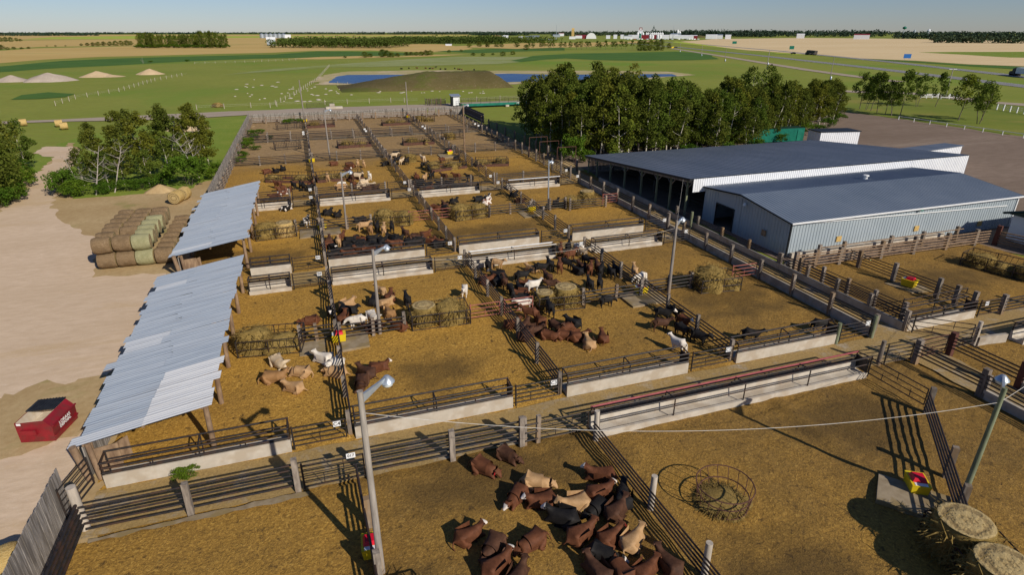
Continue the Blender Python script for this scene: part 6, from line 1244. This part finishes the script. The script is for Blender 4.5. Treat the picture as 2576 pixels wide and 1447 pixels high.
heap('grey gravel heap at the left edge of the pasture',30,204,188,62,'pile',1); heap('largest grey gravel heap on the pasture',125,203,182,86,'pile',2); heap('sand heap with twin tops',246,192,178,66,'pileT',3); heap('pale sand heap furthest right',378,186,172,54,'pileT',4); heap('low sand spill beside the twin heap',280,192,187,50,'pileT',5); heap('earth heap behind the small left grove',470,325,307,90,'pileT',6)
heap('straw and dirt heap in front of the small left grove',404,480,462,64,'drygrass',7); heap('brown earth heap beside the town',1730,94,87,40,'berm',8); heap('long brown earth heap beside the town',1760,94,88,40,'berm',9)
# pale stones on the pasture
mb=MB(); rnd=random.Random(4)
for (px,py,n,sx,sy) in ((700,236,26,120,22),(790,236,10,60,20),(900,343/3.992+140,10,90,12),(640,350/3.992+120,6,60,10),(1140,226,10,80,8),(1040,228,8,90,6)):
    for _ in range(n):
        x,y=G(px+rnd.uniform(-sx,sx),py+rnd.uniform(-sy,sy)); r=rnd.uniform(.25,.95); mb.lathe((x,y,-.1),[(r,0),(r*.8,.14),(r*.2,.2)],7)
tag(mb.build('pale_stones',MT['conc']),'scattered pale stones on the pasture before the pond',None,None,'stuff')
# weeds along the far pens
for (x,y,h) in ((-10.8,126,1.3),(-10.6,121,1.4),(-9.8,130.8,1.2),(-7,130.9,.8),(-10.9,113,1.1),(-10.5,108,1.0),(-9,119,.8),(-3,153.4,1.2),(-1.5,153.6,1.1),(-4.2,153.2,1.0),(-10.6,137,1.2),(-9.2,140,.9),(-7.6,26.85,.45)): tree('bush',x,y,h,'green weeds growing in the pens against the fence','weeds inside the pens',cat='weed')
# ================= REMOVE PATTERN OBJECTS =================
def rm(o):
    for c in CH.get(o.name,[]): rm(c)
    bpy.data.objects.remove(o)
for p in PROTO: rm(p)
# ================= LABELS: make repeats tell apart by their order in the picture =================
bpy.context.view_layer.update()
groups={}
for o,share in LAB:
    try: n=o.name
    except ReferenceError: continue
    groups.setdefault(o['label'],[]).append((o,share))
ORD=['leftmost','second from the left','third from the left','fourth from the left','fifth from the left','sixth from the left','seventh from the left','eighth from the left','ninth from the left','tenth from the left']
for lab,l in groups.items():
    if len(l)<2 or any(s for _,s in l): 
        if len(l)>1:
            for o,_ in l:
                if 'group' not in o: o['group']=lab
        continue
    l=sorted((o for o,_ in l),key=lambda o: proj(*o.matrix_world.translation)[0]); n=len(l)
    for i,o in enumerate(l):
        tail=ORD[i] if i<len(ORD) and i<n-1 else ('rightmost' if i==n-1 else '%dth from the left'%(i+1))
        if n==2: tail='left one' if i==0 else 'right one'
        o['label']=lab+', '+tail
        if 'group' not in o: o['group']=lab
for o,_ in LAB:
    try: o.name
    except ReferenceError: continue
    ws=o['label'].split()
    if len(ws)>16:
        a=o['label'].replace(' on grey posts','').replace('corrugated ','').replace(', front part',' front').replace('long grey ','grey ').replace('the pens signed ','pens '); ws=a.split(); o['label']=' '.join(ws) if len(ws)<=16 else ' '.join(ws[:9] + ws[-7:]) if ',' in a and 'left' in a else ' '.join(ws[:16]).rstrip(',')
# ================= CAMERA, SUN, SKY =================
cam=bpy.data.cameras.new('camera'); co=bpy.data.objects.new('camera',cam); COL.objects.link(co); S.camera=co
co.location=(0,0,H); fwd=Vector((sY*cP,cY*cP,-sP)); co.rotation_euler=fwd.to_track_quat('-Z','Y').to_euler()
cam.sensor_width=36; cam.lens=36*F/2576; cam.clip_start=.5; cam.clip_end=40000
EL,AZ=R(31.0),math.atan2(.425,-.905)
sd=Vector((math.sin(AZ)*math.cos(EL),math.cos(AZ)*math.cos(EL),math.sin(EL)))
sun=bpy.data.lights.new('sun','SUN'); sun.energy=4.6; sun.angle=R(.5); sun.color=(1,.93,.82); so=bpy.data.objects.new('sun',sun); COL.objects.link(so); so.rotation_euler=(-sd).to_track_quat('-Z','Y').to_euler(); so.location=(60,-120,80)
w=bpy.data.worlds.new('World'); S.world=w; w.use_nodes=True; nt=w.node_tree; bg=nt.nodes['Background']; sk=nt.nodes.new('ShaderNodeTexSky'); sk.sky_type='NISHITA'; sk.sun_disc=False; sk.sun_elevation=EL; sk.sun_rotation=AZ; sk.air_density=1.0; sk.dust_density=.15; sk.ozone_density=4.5; sk.altitude=500
mx=nt.nodes.new('ShaderNodeMix'); mx.data_type='RGBA'; mx.blend_type='MULTIPLY'; mx.inputs[0].default_value=1; mx.inputs[7].default_value=(.9,.93,1.12,1); nt.links.new(sk.outputs[0],mx.inputs[6]); nt.links.new(mx.outputs[2],bg.inputs[0]); bg.inputs[1].default_value=.066
S.view_settings.view_transform='Standard'; S.view_settings.look='None'; S.view_settings.exposure=0; S.view_settings.gamma=1
S.cycles.max_bounces=6; S.cycles.use_denoising=True
